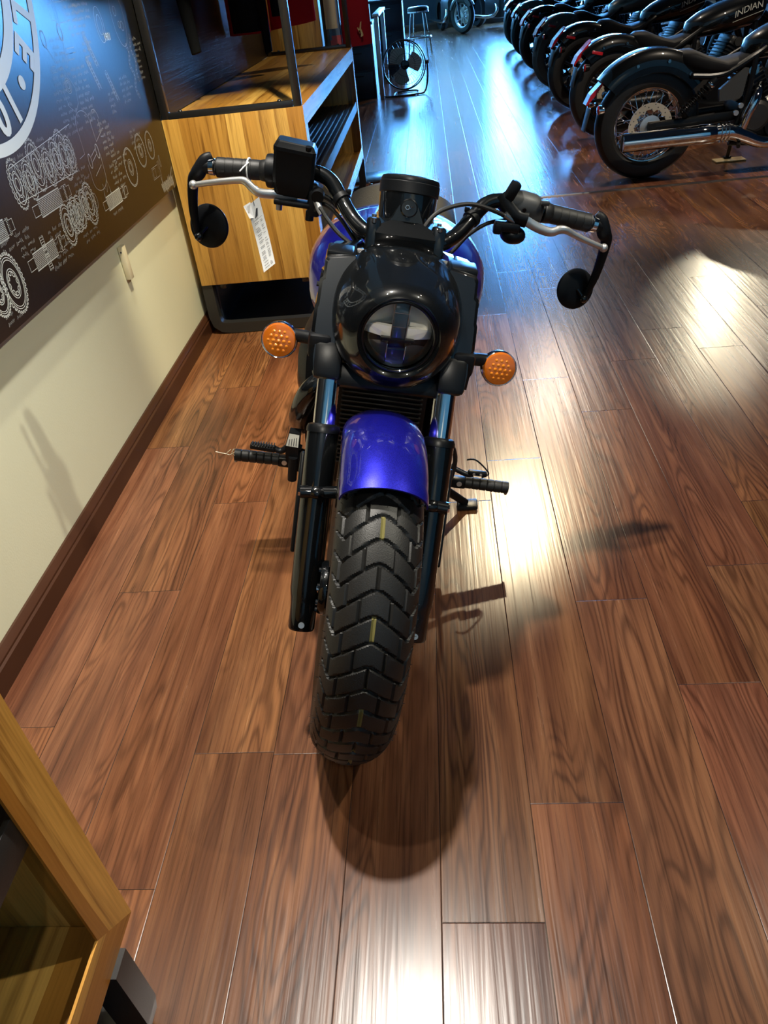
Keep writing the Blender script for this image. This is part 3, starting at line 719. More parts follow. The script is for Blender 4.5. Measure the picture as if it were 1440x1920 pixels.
# ---- fork legs
for sgn in (-1, 1):
    u = sgn*.112
    lg = MB()
    prof = [(-.052, .024, .020), (-.048, .026, .022), (.0, .026, .023), (.012, .0275, .025), (.03, .030, .029), (.10, .0305, .030), (.22, .0305, .0305), (.335, .0305, .0305), (.343, .029, .029)]
    rs_ = []
    for s_, a, b_ in prof:
        c = fork(u, s_+.02, .006 if s_ < .05 else 0)
        rs_.append([c+Vector((1, 0, 0))*a*math.cos(2*PI*k/28)+FN*b_*math.sin(2*PI*k/28) for k in range(28)])
    lg.rings(rs_)
    leg = lg.build('fork_leg', M_GBLACK, bike, S)
    c = MB(); c.lathe([(.0325, .0), (.0325, .008), (.030, .014), (.024, .017)], fork(u, .357), AX, 28); c.build('dust_seal', M_SBLACK, leg, S)
    c = MB(); c.lathe([(.0215, .0), (.0215, .20)], fork(u, .36), AX, 28); c.build('fork_tube', M_CHROME, leg, S)
    a_ = MB(); a_.cyl(fork(u, -.018, .030), fork(u, -.018, .026), .006, n=14); a_.build('pinch_bolt', M_ALU, leg, S)
    # fender lug with chrome bolt
    lu = MB(); p0 = Vector((sgn*.142, .078, .492)); p1 = Vector((sgn*.070, .082, .497))
    lu.cyl(p0, p1, .0125, n=18); lu.ell(p0.lerp(p1, .45), (.022, .016, .014)); lu.build('fender_lug', M_GBLACK, leg, S)
    MB().cyl(p0+Vector((sgn*.004, 0, 0)), p0, .0085, n=6).build('lug_bolt', M_CHROME, leg, S)
    # reflector / caliper guard plate behind the leg
    g = MB(); g.box(fork(sgn*.146, .215, -.03), (.010, .030, .20), .004, Matrix.Rotation(-RAKE, 3, 'X')); g.build('side_plate', M_SBLACK, leg, S)
    # clamp of the lower yoke
    cl = MB(); cl.box(fork(u+sgn*.006, .492), (.054, .060, .070), .010, Matrix.Rotation(-RAKE, 3, 'X')); cl.build('lower_clamp', M_SBLACK, bike, S)
    up = MB(); up.lathe([(.026, 0), (.026, .165)], fork(u, .50, -.012), AX, 20); up.build('upper_fork_cover', M_GBLACK, bike, S)
yk = MB(); yk.box(fork(0, .47, -.015), (.20, .05, .045), .01, Matrix.Rotation(-RAKE, 3, 'X')); yk.box(fork(0, .695, -.035), (.19, .05, .03), .012, Matrix.Rotation(-RAKE, 3, 'X')); yk.cyl(fork(0, .45, -.05), fork(0, .72, -.05), .032)
yk.build('fork_yoke', M_SBLACK, bike, S)

# ---- front fender
fd = MB(); rows = []
for i in range(49):
    th = math.radians(70+i*(92/48)); rw = []
    hw = .0765-.006*((i-20)/28)**2
    edge = .052 if i > 2 else .046
    for j in range(33):
        t = -1+2*j/32; ph = t*PI/2*1.0
        x = hw*math.sin(ph); r = .357-edge*(1-math.cos(ph))
        rw.append((x, r, th))
    outer = [Vector((x, -r*math.cos(th), .325+r*math.sin(th))) for x, r, th in rw]
    inner = [Vector((x*.965, -(r-.003)*math.cos(th), .325+(r-.003)*math.sin(th))) for x, r, th in rw][::-1]
    rows.append(outer+inner)
fd.rings(rows); fend = fd.build('front_fender', M_BLUE, bike, S, ang=50)
for sgn in (-1, 1): MB().box(Vector((sgn*.071, .085, .525)), (.006, .10, .05), .003, Matrix.Rotation(.35, 3, 'X')).build('fender_bracket', M_SBLACK, fend, S)

# ---- headlight nacelle
nc = MB(); rs_ = []
for v, zc, a, bt, bb, ex in [(.146, .804, .0615, .0625, .0625, 2), (.126, .804, .066, .067, .067, 2), (.120, .804, .072, .073, .073, 2), (.124, .803, .079, .080, .081, 2), (.136, .801, .089, .088, .092, 2), (.156, .798, .101, .094, .106, 2.05),
                             (.185, .795, .112, .099, .117, 2.1), (.215, .795, .119, .104, .120, 2.15), (.25, .798, .121, .104, .119, 2.2), (.285, .803, .119, .101, .110, 2.3), (.315, .810, .114, .092, .095, 2.4), (.335, .815, .106, .080, .08, 2.5), (.345, .817, .09, .06, .06, 2.5)]:
    ring = []
    for k in range(64):
        ca, sa = math.cos(2*PI*k/64), math.sin(2*PI*k/64)
        x = a*math.copysign(abs(ca)**(2/ex), ca); z = (bt if sa > 0 else bb)*math.copysign(abs(sa)**(2/ex), sa)
        ring.append(Vector((x, v, zc+z)))
    rs_.append(ring)
nc.rings(rs_, cap0=False); nac = nc.build('headlight_nacelle', M_GBLACK, bike, S, ang=60)
# headlight unit inside
HC = Vector((0, .146, .804))
hl = MB(); hl.lathe([(.0615, -.004), (.055, .03), (.035, .05), (.004, .055)], HC, (0, 1, 0), 40, cap=False); hlo = hl.build('headlight', M_REFL2, bike, S)
rg = MB(); rg.torus(HC+Vector((0, -.016, 0)), (0, 1, 0), .0635, .0032, 56, 10); rg.build('headlight_bezel', M_GBLACK, hlo, S)
def disc_seg(a0, a1, r0, r1, y0, y1, n=16):  # sloped reflector wedge
    mb = MB(); rs0 = []; rs1 = []
    vs = []
    for k in range(n+1):
        a = a0+(a1-a0)*k/n
        vs.append(HC+Vector((r0*math.cos(a), y0, r0*math.sin(a)))); vs.append(HC+Vector((r1*math.cos(a), y1, r1*math.sin(a))))
    mb.add(vs, [[2*k, 2*k+1, 2*k+3, 2*k+2] for k in range(n)]); return mb
d2 = math.radians
for a0, a1 in ((8, 82), (98, 172)):      # upper bright bowls
    mb = MB(); vs = []; n = 18; mrow = 8
    for i in range(mrow+1):
        r = .004+(.0585-.004)*i/mrow; y = .038*(1-(r/.0585)**2)+.002+.0012*math.sin(r*700)
        for k in range(n+1):
            a = d2(a0)+(d2(a1)-d2(a0))*k/n; vs.append(HC+Vector((r*math.cos(a), y, r*math.sin(a))))
    mb.add(vs, [[i*(n+1)+k, (i+1)*(n+1)+k, (i+1)*(n+1)+k+1, i*(n+1)+k+1] for i in range(mrow) for k in range(n)])
    mb.build('upper_reflector', M_REFL, hlo, S)
for sg in (-1, 1):
    mb = MB()   # angular side wings, bright, stepping down to the middle
    P2 = [(.0585, .010), (.058, -.006), (.030, -.013), (.025, -.022), (.010, -.012), (.010, .006)]
    mb.prism(P2, lambda p: HC+Vector((sg*p[0], .012-.004*(p[0] > .05), p[1])), (0, .01, 0)); mb.build('reflector_wing', M_REFL, hlo, S, flat=True)
    mb = MB(); P3 = [(.057, -.012), (.052, -.028), (.02, -.024), (.026, -.017)]
    mb.prism(P3, lambda p: HC+Vector((sg*p[0], .02, p[1])), (0, .008, 0)); mb.build('dark_wing', M_SBLACK, hlo, S, flat=True)
    mb = MB(); P4 = [(.0535, -.026), (.046, -.038), (.03, -.051), (.017, -.056), (.016, -.028), (.03, -.025)]
    mb.prism(P4, lambda p: HC+Vector((sg*p[0], .014+abs(p[0])*.1, p[1])), (0, .008, 0)); mb.build('lower_reflector', M_REFL2, hlo, S, flat=True)
    mb = MB(); mb.span(HC+Vector((sg*.0165-.001, .000, -.0585)), HC+Vector((sg*.0165+.001, .010, -.022)), .0005); mb.build('lower_post', M_CHROME, hlo, S)
mb = MB(); mb.span(HC+Vector((-.0125, -.001, -.010)), HC+Vector((.0125, .02, .0595)), .003); lb = mb.build('light_bar', M_LEDBAR, hlo, S)
for z in (.012, .037): MB().span(HC+Vector((-.0126, -.0018, z)), HC+Vector((.0126, -.0008, z+.0008))).build('light_bar_line', M_CHROME, lb, S)
for sg in (-1, 1): MB().span(HC+Vector((sg*.0132-.0005, -.002, -.01)), HC+Vector((sg*.0132+.0005, .006, .058))).build('light_bar_edge', M_CHROME, lb, S)
mb = MB(); mb.span(HC+Vector((-.030, .000, -.0165)), HC+Vector((.030, .010, -.010)), .002); mb.box(HC+Vector((0, .006, -.019)), (.03, .012, .016), .004); mb.build('centre_bridge', M_SBLACK, hlo, S)
mb = MB(); mb.add([HC+Vector(p) for p in ((-.016, .004, -.023), (.016, .004, -.023), (.016, .016, -.055), (-.016, .016, -.055))], [[0, 1, 2, 3]]); mb.build('lower_mirror', M_CHROME, hlo, S)
ln = MB(); ln.lathe([(.0610, -.010), (.056, -.0155), (.045, -.020), (.03, -.0232), (.015, -.025), (.001, -.0256)], HC, (0, 1, 0), 48, cap=False); ln.build('headlight_lens', M_GLASS, hlo, S)

# ---- side shrouds beside the nacelle
for sgn in (-1, 1):
    poly = [(.088, .884), (.138, .876), (.143, .868), (.1435, .842), (.149, .838), (.1505, .80), (.153, .795), (.154, .755), (.150, .75), (.152, .715), (.149, .690), (.095, .688)]
    sh = MB(); n = len(poly)
    mid_ = [Vector((sgn*p[0], .292-(.10*(1-(p[1]-.688)/.196)), p[1])) for p in poly]
    sh.rings([[Vector((sgn*(.9*p[0]+.009), m_.y-.006, .78+(p[1]-.78)*.97)) for p, m_ in zip(poly, mid_)], [m_ for m_ in mid_], [m_+Vector((0, .06, .0)) for m_ in mid_], [m_+Vector((-sgn*.01, .09, 0)) for m_ in mid_]])
    sho = sh.build('fork_shroud', M_GBLACK, bike, S, ang=30)
    MB().box(Vector((sgn*.116, .315, .876)), (.050, .05, .018), .005).build('shroud_cap', M_SBLACK, sho, S)
    for z in (.83, .757): MB().cyl((sgn*.1495, .29, z-.01), (sgn*.1545, .29, z-.01), .005, n=8).build('shroud_clip', M_SBLACK, sho, S)

# ---- turn signals
for sgn in (-1, 1):
    tgn = MB(); tgn.box((sgn*.136, .232, .728), (.045, .045, .05), .010); tgn.tube([(sgn*.135, .238, .731), (sgn*.165, .252, .728), (sgn*.195, .268, .722)], .0125, 16)
    ts = tgn.build('turn_signal', M_MBLACK, bike, S)
    fwdv = Vector((sgn*.03, -.93, .22)).normalized(); c = Vector((sgn*.214, .252, .715))
    h = MB(); h.lathe([(.0325, .0), (.0345, .006), (.034, .016), (.029, .032), (.019, .045), (.004, .052)], c, -fwdv, 32); h.build('signal_housing', M_GBLACK, ts, S)
    lx = MB(); lx.lathe([(.0325, -.001), (.0325, .004), (.030, .008), (.022, .0105), (.010, .012), (.0005, .0122)], c, fwdv, 36); lo = lx.build('signal_lens', M_AMBER, ts, S)
    xx = Vector((1, 0, 0)); xx = (xx-fwdv*xx.dot(fwdv)).normalized(); yy = fwdv.cross(xx); cells = MB()
    for i in range(-3, 4):
        for j in range(-3, 4):
            px_, py_ = (i+(j % 2)*.5)*.0098, j*.0085
            if px_*px_+py_*py_ < .0255**2:
                r2 = px_*px_+py_*py_
                Q = Matrix((xx, yy, fwdv)).transposed()
                cells.ell(c+xx*px_+yy*py_+fwdv*(.0105-r2*6), (.0042, .0042, .0036), 12, 7, Q)
    cells.build('lens_cells', M_AMBER2, lo, S)
    MB().torus(c+fwdv*.002, fwdv, .0332, .0016, 36, 8).build('lens_rim', M_CHROME, ts, S)

# ---- handlebar
half = [(.05, .357, .904), (.072, .357, .906), (.10, .385, .918), (.127, .418, .943), (.150, .440, .966), (.176, .450, .975), (.205, .453, .974), (.27, .462, .964), (.375, .476, .953)]
hbm = MB(); hbm.tube([(-x, y, z) for x, y, z in half[::-1]]+[(0, .357, .903)]+half, .0145, 18, smooth=6)
hbar = hbm.build('handlebar', M_GBLACK, bike, S)
for sgn in (-1, 1):
    g = MB(); p0 = Vector((sgn*.272, .4625, .9637)); p1 = Vector((sgn*.372, .4757, .9533)); d = p1-p0; prof = []
    L = d.length
    for k in range(6):
        a = k*L/6; prof += [(.0178, a), (.0182, a+.001), (.0186, a+L/6-.0022), (.0176, a+L/6-.0012)]
    prof = [(.019, -.002), (.0205, .0), (.0205, .004)]+prof[2:]+[(.0185, L), (.0155, L+.002)]
    g.lathe(prof, p0, d, 26); gp = g.build('grip', M_RUBBER, bike, S)
    e = MB(); dn = d.normalized(); e.lathe([(.0125, 0), (.0155, .003), (.0155, .012), (.012, .014)], p1+dn*.003, dn, 22); e.build('bar_end', M_CHROME, gp, S)
    # bar-end mirror
    s_ = sgn; ar = MB(); pe = p1+dn*.018
    dz = -.016 if sgn > 0 else 0
    ar.tube([pe+Vector((-s_*.006, .004, .018)), pe+Vector((s_*.006, .0, .010)), pe+Vector((s_*.020, -.002, -.014)), pe+Vector((s_*.030, 0, -.032)), pe+Vector((s_*.031, .004, -.085+dz)), pe+Vector((s_*.024, .008, -.132+dz))], [.009, .0135, .0145, .011, .009, .0065], 14, smooth=5, flat=(1, .8))
    ar.cyl(pe-dn*.006, pe+dn*.016, .0135, n=18); mo = ar.build('mirror', M_MBLACK, bike, S)
    jc = pe+Vector((s_*.020, .002, -.138+dz)); mc = Vector((-.392, .492, .834)) if sgn < 0 else Vector((.391, .492, .812))
    ax_ = Vector((s_*.30, -.92, .12)).normalized() if sgn < 0 else Vector((s_*.22, -.9, .22)).normalized()
    k = MB(); k.ell(jc, (.009, .009, .009), 16, 10); k.tube([jc, mc+ax_*.006], .0045, 10); k.build('ball_joint', M_GBLACK, mo, S)
    dsk = MB(); dsk.lathe([(.0005, .0075), (.010, .0072), (.025, .006), (.037, .0035), (.0415, .001), (.043, -.003), (.042, -.006), (.039, -.0065)], mc, ax_, 44); hs = dsk.build('mirror_head', M_MBLACK, mo, S)
    MB().lathe([(.0385, 0), (.0385, .0008)], mc-ax_*.0075, ax_, 40).build('mirror_glass', M_CHROME, hs, S)
    # cable clips
    c0 = Vector((sgn*.118, .408, .935)); c1 = Vector((sgn*.127, .418, .943)); cdv = (c1-c0).normalized()
    cl = MB(); cl.lathe([(.0165, -.006), (.0175, -.005), (.0175, .005), (.0165, .006)], c1, cdv, 20); cl.box(c1+Vector((-sgn*.012, 0, .015)), (.010, .008, .010), .002); cl.build('cable_clip', M_MBLACK, hbar, S)
    # risers
    rz = MB(); rz.box((sgn*.062, .357, .897), (.026, .040, .075), .006, Matrix.Rotation(-.25, 3, 'X')); ro = rz.build('riser', M_GBLACK, bike, S)
    for q in (-1, 1): MB().cyl((sgn*.062, .357+q*.013, .930), (sgn*.062, .357+q*.013, .938), .0045, n=10).build('riser_bolt', M_STEEL, ro, S)
# right-hand (image left) master cylinder, lever, switch
rv = MB(); rs_ = []
for z, sx, sy in ((.935, .030, .020), (.950, .036, .024), (.966, .0385, .026), (1.008, .0385, .026), (1.012, .0395, .027)):
    rs_.append([Vector((-.221+cx*sx, .436+cy*sy, z-cx*.002)) for cx, cy in ((-1, -.8), (-.85, -1), (.85, -1), (1, -.8), (1, .8), (.85, 1), (-.85, 1), (-1, .8))])
rv.rings(rs_); rvo = rv.build('brake_fluid_reservoir', M_MBLACK, bike, S)
cp = MB(); rs_ = []
for z, q in ((1.012, 1.0), (1.018, 1.0), (1.027, .86), (1.029, .80)):
    rs_.append([Vector((-.221+cx*.0395*q, .436+cy*.027*q, z-cx*.002)) for cx, cy in ((-1, -.8), (-.85, -1), (.85, -1), (1, -.8), (1, .8), (.85, 1), (-.85, 1), (-1, .8))])
cp.rings(rs_); cpo = cp.build('reservoir_cap', M_SBLACK, rvo, S, flat=True)
MB().cyl((-.196, .4125, 1.021), (-.196, .411, 1.027), .0055, n=12).build('cap_screw', M_SBLACK, cpo, S)
mc_ = MB(); mc_.box((-.215, .438, .945), (.085, .034, .030), .007); mc_.box((-.178, .425, .928), (.026, .030, .05), .007); mc_.cyl((-.172, .418, .948), (-.172, .402, .944), .012, n=18); mc_.box((-.22, .425, .922), (.07, .03, .010), .003)
mc_.cyl((-.185, .42, .912), (-.185, .42, .895), .008, n=14); mco = mc_.build('front_master_cylinder', M_MBLACK, bike, S)
mb = MB(); mb.prism([(-.262, .948), (-.258, .956), (-.21, .955), (-.208, .951), (-.25, .944)], lambda p: (p[0], .416, p[1]), (0, .02, 0)); mb.build('perch_blade', M_SBLACK, mco, S)
MB().cyl((-.245, .425, .915), (-.245, .425, .905), .006, n=10).build('pivot_nut', M_STEEL, mco, S)
def lever(pts, wid, thick, name='brake_lever'):
    mb = MB(); P_ = catmull(pts, 5); n = len(P_); rs_ = []
    for i, p in enumerate(P_):
        t = i/(n-1); w = wid[0]+(wid[1]-wid[0])*t
        dd = (P_[min(i+1, n-1)]-P_[max(i-1, 0)]).normalized(); up_ = (Vector((0, 0, 1))-dd*dd.z).normalized(); fw_ = dd.cross(up_)
        rs_.append([p+up_*w*math.sin(2*PI*k/12)*(1 if abs(math.sin(2*PI*k/12)) < .9 else .9)+fw_*thick*math.cos(2*PI*k/12) for k in range(12)])
    mb.rings(rs_); mb.ell(P_[-1], (.0085, .0085, .0085), 14, 10); return mb.build(name, M_ALU, bike, S, ang=50)
lever([(-.212, .43, .937), (-.25, .428, .932), (-.281, .424, .931), (-.296, .424, .937), (-.311, .427, .947), (-.328, .43, .946), (-.372, .436, .935), (-.413, .446, .922)], (.0105, .0055), .006)
lever([(.232, .43, .952), (.262, .428, .941), (.288, .424, .938), (.304, .424, .945), (.318, .426, .945), (.336, .43, .938), (.371, .437, .927), (.408, .446, .917)], (.011, .0055), .006, 'clutch_lever')
sw = MB(); dv = Vector((-.1, .013, -.010)).normalized(); sw.lathe([(.021, .0), (.030, .003), (.031, .010), (.028, .022), (.023, .026)], Vector((-.276, .463, .9635)), -dv, 26); sw.box((-.245, .46, .966), (.032, .052, .050), .010); swo = sw.build('throttle_housing', M_MBLACK, bike, S)
MB().box((-.254, .443, .993), (.014, .012, .010), .002).build('start_switch', M_GREYPL, swo, S)
# left-hand (image right) clutch perch and switch pod
sp_ = MB(); rs_ = []
for x, r in ((.196, .020), (.202, .027), (.222, .031), (.248, .030), (.262, .025), (.266, .020)):
    rs_.append([Vector((x, .454+r*.9*math.cos(2*PI*k/20+.3), .972-(x-.2)*.1+r*math.copysign(abs(math.sin(2*PI*k/20+.3))**.8, math.sin(2*PI*k/20+.3)))) for k in range(20)])
sp_.rings(rs_); spo = sp_.build('switch_pod', M_GREYPL, bike, S)
MB().box((.198, .440, 1.000), (.020, .026, .036), .006, Matrix.Rotation(.35, 3, 'Y')).build('pod_cover', M_MBLACK, spo, S)
MB().box((.264, .432, .988), (.016, .016, .008), .002).build('signal_switch', M_GREYPL, spo, S); MB().cyl((.226, .430, .972), (.226, .423, .971), .004, n=10).build('pod_button', M_SBLACK, spo, S)
cpb = MB(); cpb.tube([(.178, .448, .985), (.196, .438, .968), (.215, .43, .955), (.236, .428, .952)], [.016, .014, .012, .013], 12, smooth=4, flat=(1.2, .8)); cpb.box((.20, .428, .935), (.05, .022, .018), .004); cpb.box((.182, .426, .930), (.016, .02, .02), .003); cpb.ell((.218, .44, .918), (.026, .022, .018)); cpb.build('clutch_perch', M_SBLACK, bike, S)
# cables
cb = MB(); cb.tube([(.205, .43, .950), (.160, .415, .965), (.110, .40, .972), (.055, .375, .955), (.027, .355, .915), (.024, .335, .88), (.050, .318, .862), (.075, .31, .85)], .0042, 10, smooth=8); cb.build('clutch_cable', M_RUBBER, bike, S)
MB().cyl((.212, .43, .946), (.190, .426, .957), .0065, n=12).build('cable_adjuster', M_STEEL, bike, S)
cb = MB(); cb.tube([(-.176, .415, .915), (-.165, .40, .925), (-.152, .392, .912), (-.125, .38, .89), (-.082, .36, .868), (-.06, .34, .85)], .0042, 10, smooth=8); bh = cb.build('brake_hose', M_RUBBER, bike, S)
MB().tube([(-.176, .413, .937), (-.168, .405, .925), (-.160, .398, .915)], [.006, .0068, .0062], 12).build('hose_fitting', M_ALU, bh, S)
cb = MB(); cb.tube([(-.19, .45, .935), (-.16, .45, .935), (-.125, .435, .918), (-.09, .40, .885), (-.06, .36, .86)], .005, 10, smooth=6); cb.tube([(-.19, .44, .925), (-.155, .44, .922), (-.125, .43, .903), (-.09, .395, .873)], .004, 10, smooth=6); cb.build('wiring_loom', M_RUBBER, bike, S)
cb = MB(); cb.tube([(.20, .455, .94), (.165, .45, .93), (.13, .44, .905), (.10, .42, .872), (.07, .40, .86)], .004, 10, smooth=6); cb.build('switch_wire', M_RUBBER, bike, S)
# gauge pod
gx = Vector((0, .42, .94)); ga = Vector((0, .30, .954)).normalized()
gg = MB(); gg.lathe([(.050, -.035), (.054, -.02), (.0555, .02), (.0555, .028)], gx, ga, 44); ggo = gg.build('gauge', M_GBLACK, bike, S)
gr = MB(); gr.lathe([(.0555, .026), (.0575, .028), (.0575, .046), (.0555, .048)], gx, ga, 44); gr.build('gauge_ring', M_MBLACK, ggo, S)
gr = MB(); gr.lathe([(.0560, .047), (.0565, .050), (.0545, .056), (.050, .058), (.048, .056)], gx, ga, 44); gr.build('gauge_rim', M_SBLACK, ggo, S)
MB().lathe([(.049, .056), (.049, .057)], gx, ga, 40).build('gauge_face', M_LEDBAR, ggo, S)
br_ = MB(); br_.rings([[Vector((x, y, .880)) for x, y in ((-.056, .336), (.056, .336), (.058, .43), (-.058, .43))], [Vector((x, y, .915)) for x, y in ((-.056, .334), (.056, .334), (.06, .44), (-.06, .44))], [Vector((x, y, .927)) for x, y in ((-.050, .350), (.050, .350), (.055, .44), (-.055, .44))], [Vector((x, y, .934)) for x, y in ((-.030, .362), (.030, .362), (.045, .44), (-.045, .44))], [Vector((x, y, .960)) for x, y in ((-.018, .369), (.018, .369), (.03, .42), (-.03, .42))]])
br_.build('gauge_bracket', M_GBLACK, ggo, S, ang=20)
ed = Vector((0, -.954, .30)).normalized(); ec = Vector((0, .3655, .958))
eb = MB(); eb.lathe([(.0165, -.004), (.0165, .002), (.0145, .003), (.014, .0015), (.0005, .0012)], ec, ed, 32); ebo = eb.build('gauge_emblem', M_GBLACK, ggo, S)
mk = MB(); mk.tube([ec+ed*.0025+Vector((-.008, 0, .001)), ec+ed*.0025+Vector((-.004, 0, -.003)), ec+ed*.0025+Vector((.001, 0, -.0015)), ec+ed*.0025+Vector((.004, 0, .002)), ec+ed*.0025+Vector((.009, 0, .003))], [.0012, .0016, .001, .0012, .0006], 6, smooth=4)
mk.torus(ec+ed*.0025+Vector((-.003, 0, .001)), ed, .0035, .0007, 18, 6); mk.build('emblem_script', M_CHROME, ebo, S)

# ---- frame, tank, engine (not steered)
def superring(v, zc, a, bt, bb, ex=2.3, n=48):
    r = []
    for k in range(n):
        ca, sa = math.cos(2*PI*k/n), math.sin(2*PI*k/n)
        r.append(Vector((a*math.copysign(abs(ca)**(2/ex), ca), v, zc+(bt if sa > 0 else bb)*math.copysign(abs(sa)**(2/ex), sa))))
    return r
tk = MB(); tk.rings([superring(v, zc, a, bt, bb) for v, zc, a, bt, bb in ((.475, .74, .05, .05, .06), (.49, .735, .105, .09, .10), (.53, .725, .160, .118, .13), (.60, .715, .198, .138, .145), (.70, .71, .213, .145, .15), (.80, .705, .210, .142, .145), (.90, .70, .185, .13, .13), (1.0, .69, .145, .11, .11), (1.08, .685, .10, .08, .09), (1.12, .68, .04, .04, .05))])
tank = tk.build('fuel_tank', M_BLUE, bike, ang=60)
MB().lathe([(.045, -.004), (.047, .004), (.040, .010), (.001, .013)], (-.0, .72, .853), (0, -.1, 1), 32).build('fuel_cap', M_CHROME, tank)
hp = MB(); hp.torus((.0, .60, .853), (0, .25, 1), .040, .008, 36, 10); hp.build('ignition_surround', M_SBLACK, tank)
st_ = MB(); st_.rings([superring(v, zc, a, bt, bb, 2.6) for v, zc, a, bt, bb in ((1.06, .685, .09, .05, .04), (1.10, .68, .13, .055, .05), (1.22, .655, .165, .04, .06), (1.36, .66, .18, .05, .07), (1.44, .69, .165, .055, .09), (1.50, .70, .12, .045, .08), (1.53, .70, .05, .02, .04))]); st_.build('seat', M_SEAT, bike)
# radiator, down tubes
rd = MB(); rd.span((-.105, .475, .30), (.105, .515, .64), .006); rdo = rd.build('radiator', M_SBLACK, bike)
fn = MB()
for k in range(26): fn.span((-.095, .468, .315+k*.0122), (.095, .477, .3175+k*.0122))
fn.build('radiator_fins', M_DGREY, rdo)
fr = MB()
for sgn in (-1, 1):
    fr.tube([(sgn*.04, .46, .80), (sgn*.11, .50, .70), (sgn*.125, .52, .45), (sgn*.125, .56, .24), (sgn*.12, .75, .17), (sgn*.12, 1.15, .19), (sgn*.12, 1.35, .36)], .018, 14, smooth=6)
    fr.tube([(sgn*.05, .46, .80), (sgn*.10, .8, .60), (sgn*.12, 1.15, .56), (sgn*.11, 1.5, .60)], .016, 12, smooth=6)
fr.cyl((0, .36, .66), (0, .43, .84), .034); fr.build('frame', M_SBLACK, bike)
en = MB(); en.span((-.17, .58, .16), (.16, 1.02, .40), .04); en.cyl((-.195, .80, .30), (.19, .80, .30), .125, n=36); en.cyl((-.185, .98, .32), (.18, .98, .32), .085, n=30); eno = en.build('engine', M_SBLACK, bike)
for v0, tl in ((.68, -.5), (.90, .5)):
    cy = MB(); Rr = Matrix.Rotation(-tl, 3, 'X'); cy.box((0, v0, .47), (.24, .13, .22), .025, Rr)
    for k in range(7): cy.box(Vector((0, v0, .47))+Rr @ Vector((0, 0, -.06+k*.022)), (.27, .15, .006), .002, Rr)
    cy.build('cylinder_head', M_SBLACK, eno)
MB().lathe([(.05, 0), (.095, .004), (.10, .02), (.09, .03), (.001, .035)], (-.185, .80, .30), (-1, 0, 0), 36).build('engine_cover', M_GBLACK, eno)
ex = MB(); ex.tube([(-.12, .58, .50), (-.175, .55, .46), (-.205, .60, .36), (-.215, .75, .24), (-.22, 1.0, .20), (-.22, 1.25, .22)], .026, 18, smooth=6); ex.tube([(-.12, .86, .55), (-.19, .86, .50), (-.215, .84, .38), (-.22, .95, .27), (-.22, 1.25, .27)], .026, 18, smooth=6)
exo = ex.build('exhaust_header', M_GBLACK, bike)
ex = MB(); ex.lathe([(.03, 0), (.045, .03), (.048, .55), (.040, .57), (.030, .565)], (-.225, 1.25, .255), (0, 1, .03), 28); ex.build('muffler', M_GBLACK, exo)
hs_ = MB(); hs_.rings([superring(v, zc, a, .06, .10, 2.4, 20) for v, zc, a in ((.60, .50, .01), (.64, .50, .035), (.80, .49, .04), (.95, .48, .03), (1.0, .48, .01))]); 
hs_.build('airbox_cover', M_MBLACK, bike, Matrix.Translation((-.185, 0, 0)))
# foot controls
for sgn in (-1, 1):
    pg = MB(); p0 = Vector((sgn*.245, .553, .246)); p1 = Vector((sgn*.362, .55, .246)); prof = []
    for k in range(6): prof += [(.0155, k*.0195+.001), (.0160, k*.0195+.003), (.0160, k*.0195+.0175), (.0138, k*.0195+.0185)]
    pg.lathe(prof, p0, p1-p0, 20); pgo = pg.build('foot_peg', M_RUBBER, bike)
    MB().cyl(p1+Vector((-sgn*.004, -.0, -.015)), p1+Vector((-sgn*.004, 0, -.021)), .004, n=8).build('peg_feeler', M_STEEL, pgo)
    k = MB(); k.box((sgn*.228, .553, .244), (.040, .026, .028), .005); k.box((sgn*.195, .562, .246), (.034, .036, .060), .010); k.tube([(sgn*.19, .565, .25), (sgn*.15, .58, .25), (sgn*.12, .60, .25)], .016, 12); k.build('peg_bracket', M_SBLACK, bike)
    MB().cyl((sgn*.230, .541, .246), (sgn*.230, .538, .246), .007, n=12).build('peg_pin', M_ALU, pgo)
bp_ = MB(); bp_.tube([(-.190, .55, .292), (-.215, .545, .300), (-.238, .54, .282), (-.255, .54, .285)], .008, 12, smooth=5); bp_.box((-.286, .54, .286), (.066, .022, .013), .004, Matrix.Rotation(.05, 3, 'Y'))
bpo = bp_.build('brake_pedal', M_SBLACK, bike); tr_ = MB()
for k in range(9): tr_.box((-.314+k*.007, .54, .2935+.0003*k), (.003, .020, .004), .001)
tr_.build('pedal_tread', M_DGREY, bpo)
rsv = MB(); rsv.rings([[Vector((x, y, .255)) for x, y in ((-.226, .536), (-.196, .536), (-.196, .566), (-.226, .566))], [Vector((x, y, .30)) for x, y in ((-.229, .534), (-.194, .534), (-.194, .568), (-.229, .568))], [Vector((x, y, .336)) for x, y in ((-.222, .545), (-.194, .545), (-.194, .570), (-.222, .570))]])
rsv.cyl((-.207, .535, .27), (-.207, .535, .20), .012, n=16)
rvo2 = rsv.build('rear_brake_reservoir', M_MBLACK, bike, flat=True)
lb_ = MB(); lb_.add([(-.227, .5333, .303), (-.196, .5333, .301), (-.1955, .5435, .332), (-.2205, .5435, .334)], [[0, 1, 2, 3]]); lbo = lb_.build('warning_label', M_LABEL, rvo2, flat=True)
ik = MB()
for k in range(4): ik.add([(-.221+k*.0062, .5328, .305), (-.219+k*.0062, .5328, .305), (-.217+k*.0055, .5428, .329), (-.219+k*.0055, .5428, .329)], [[0, 1, 2, 3]])
ik.build('label_print', M_INK, lbo, flat=True)
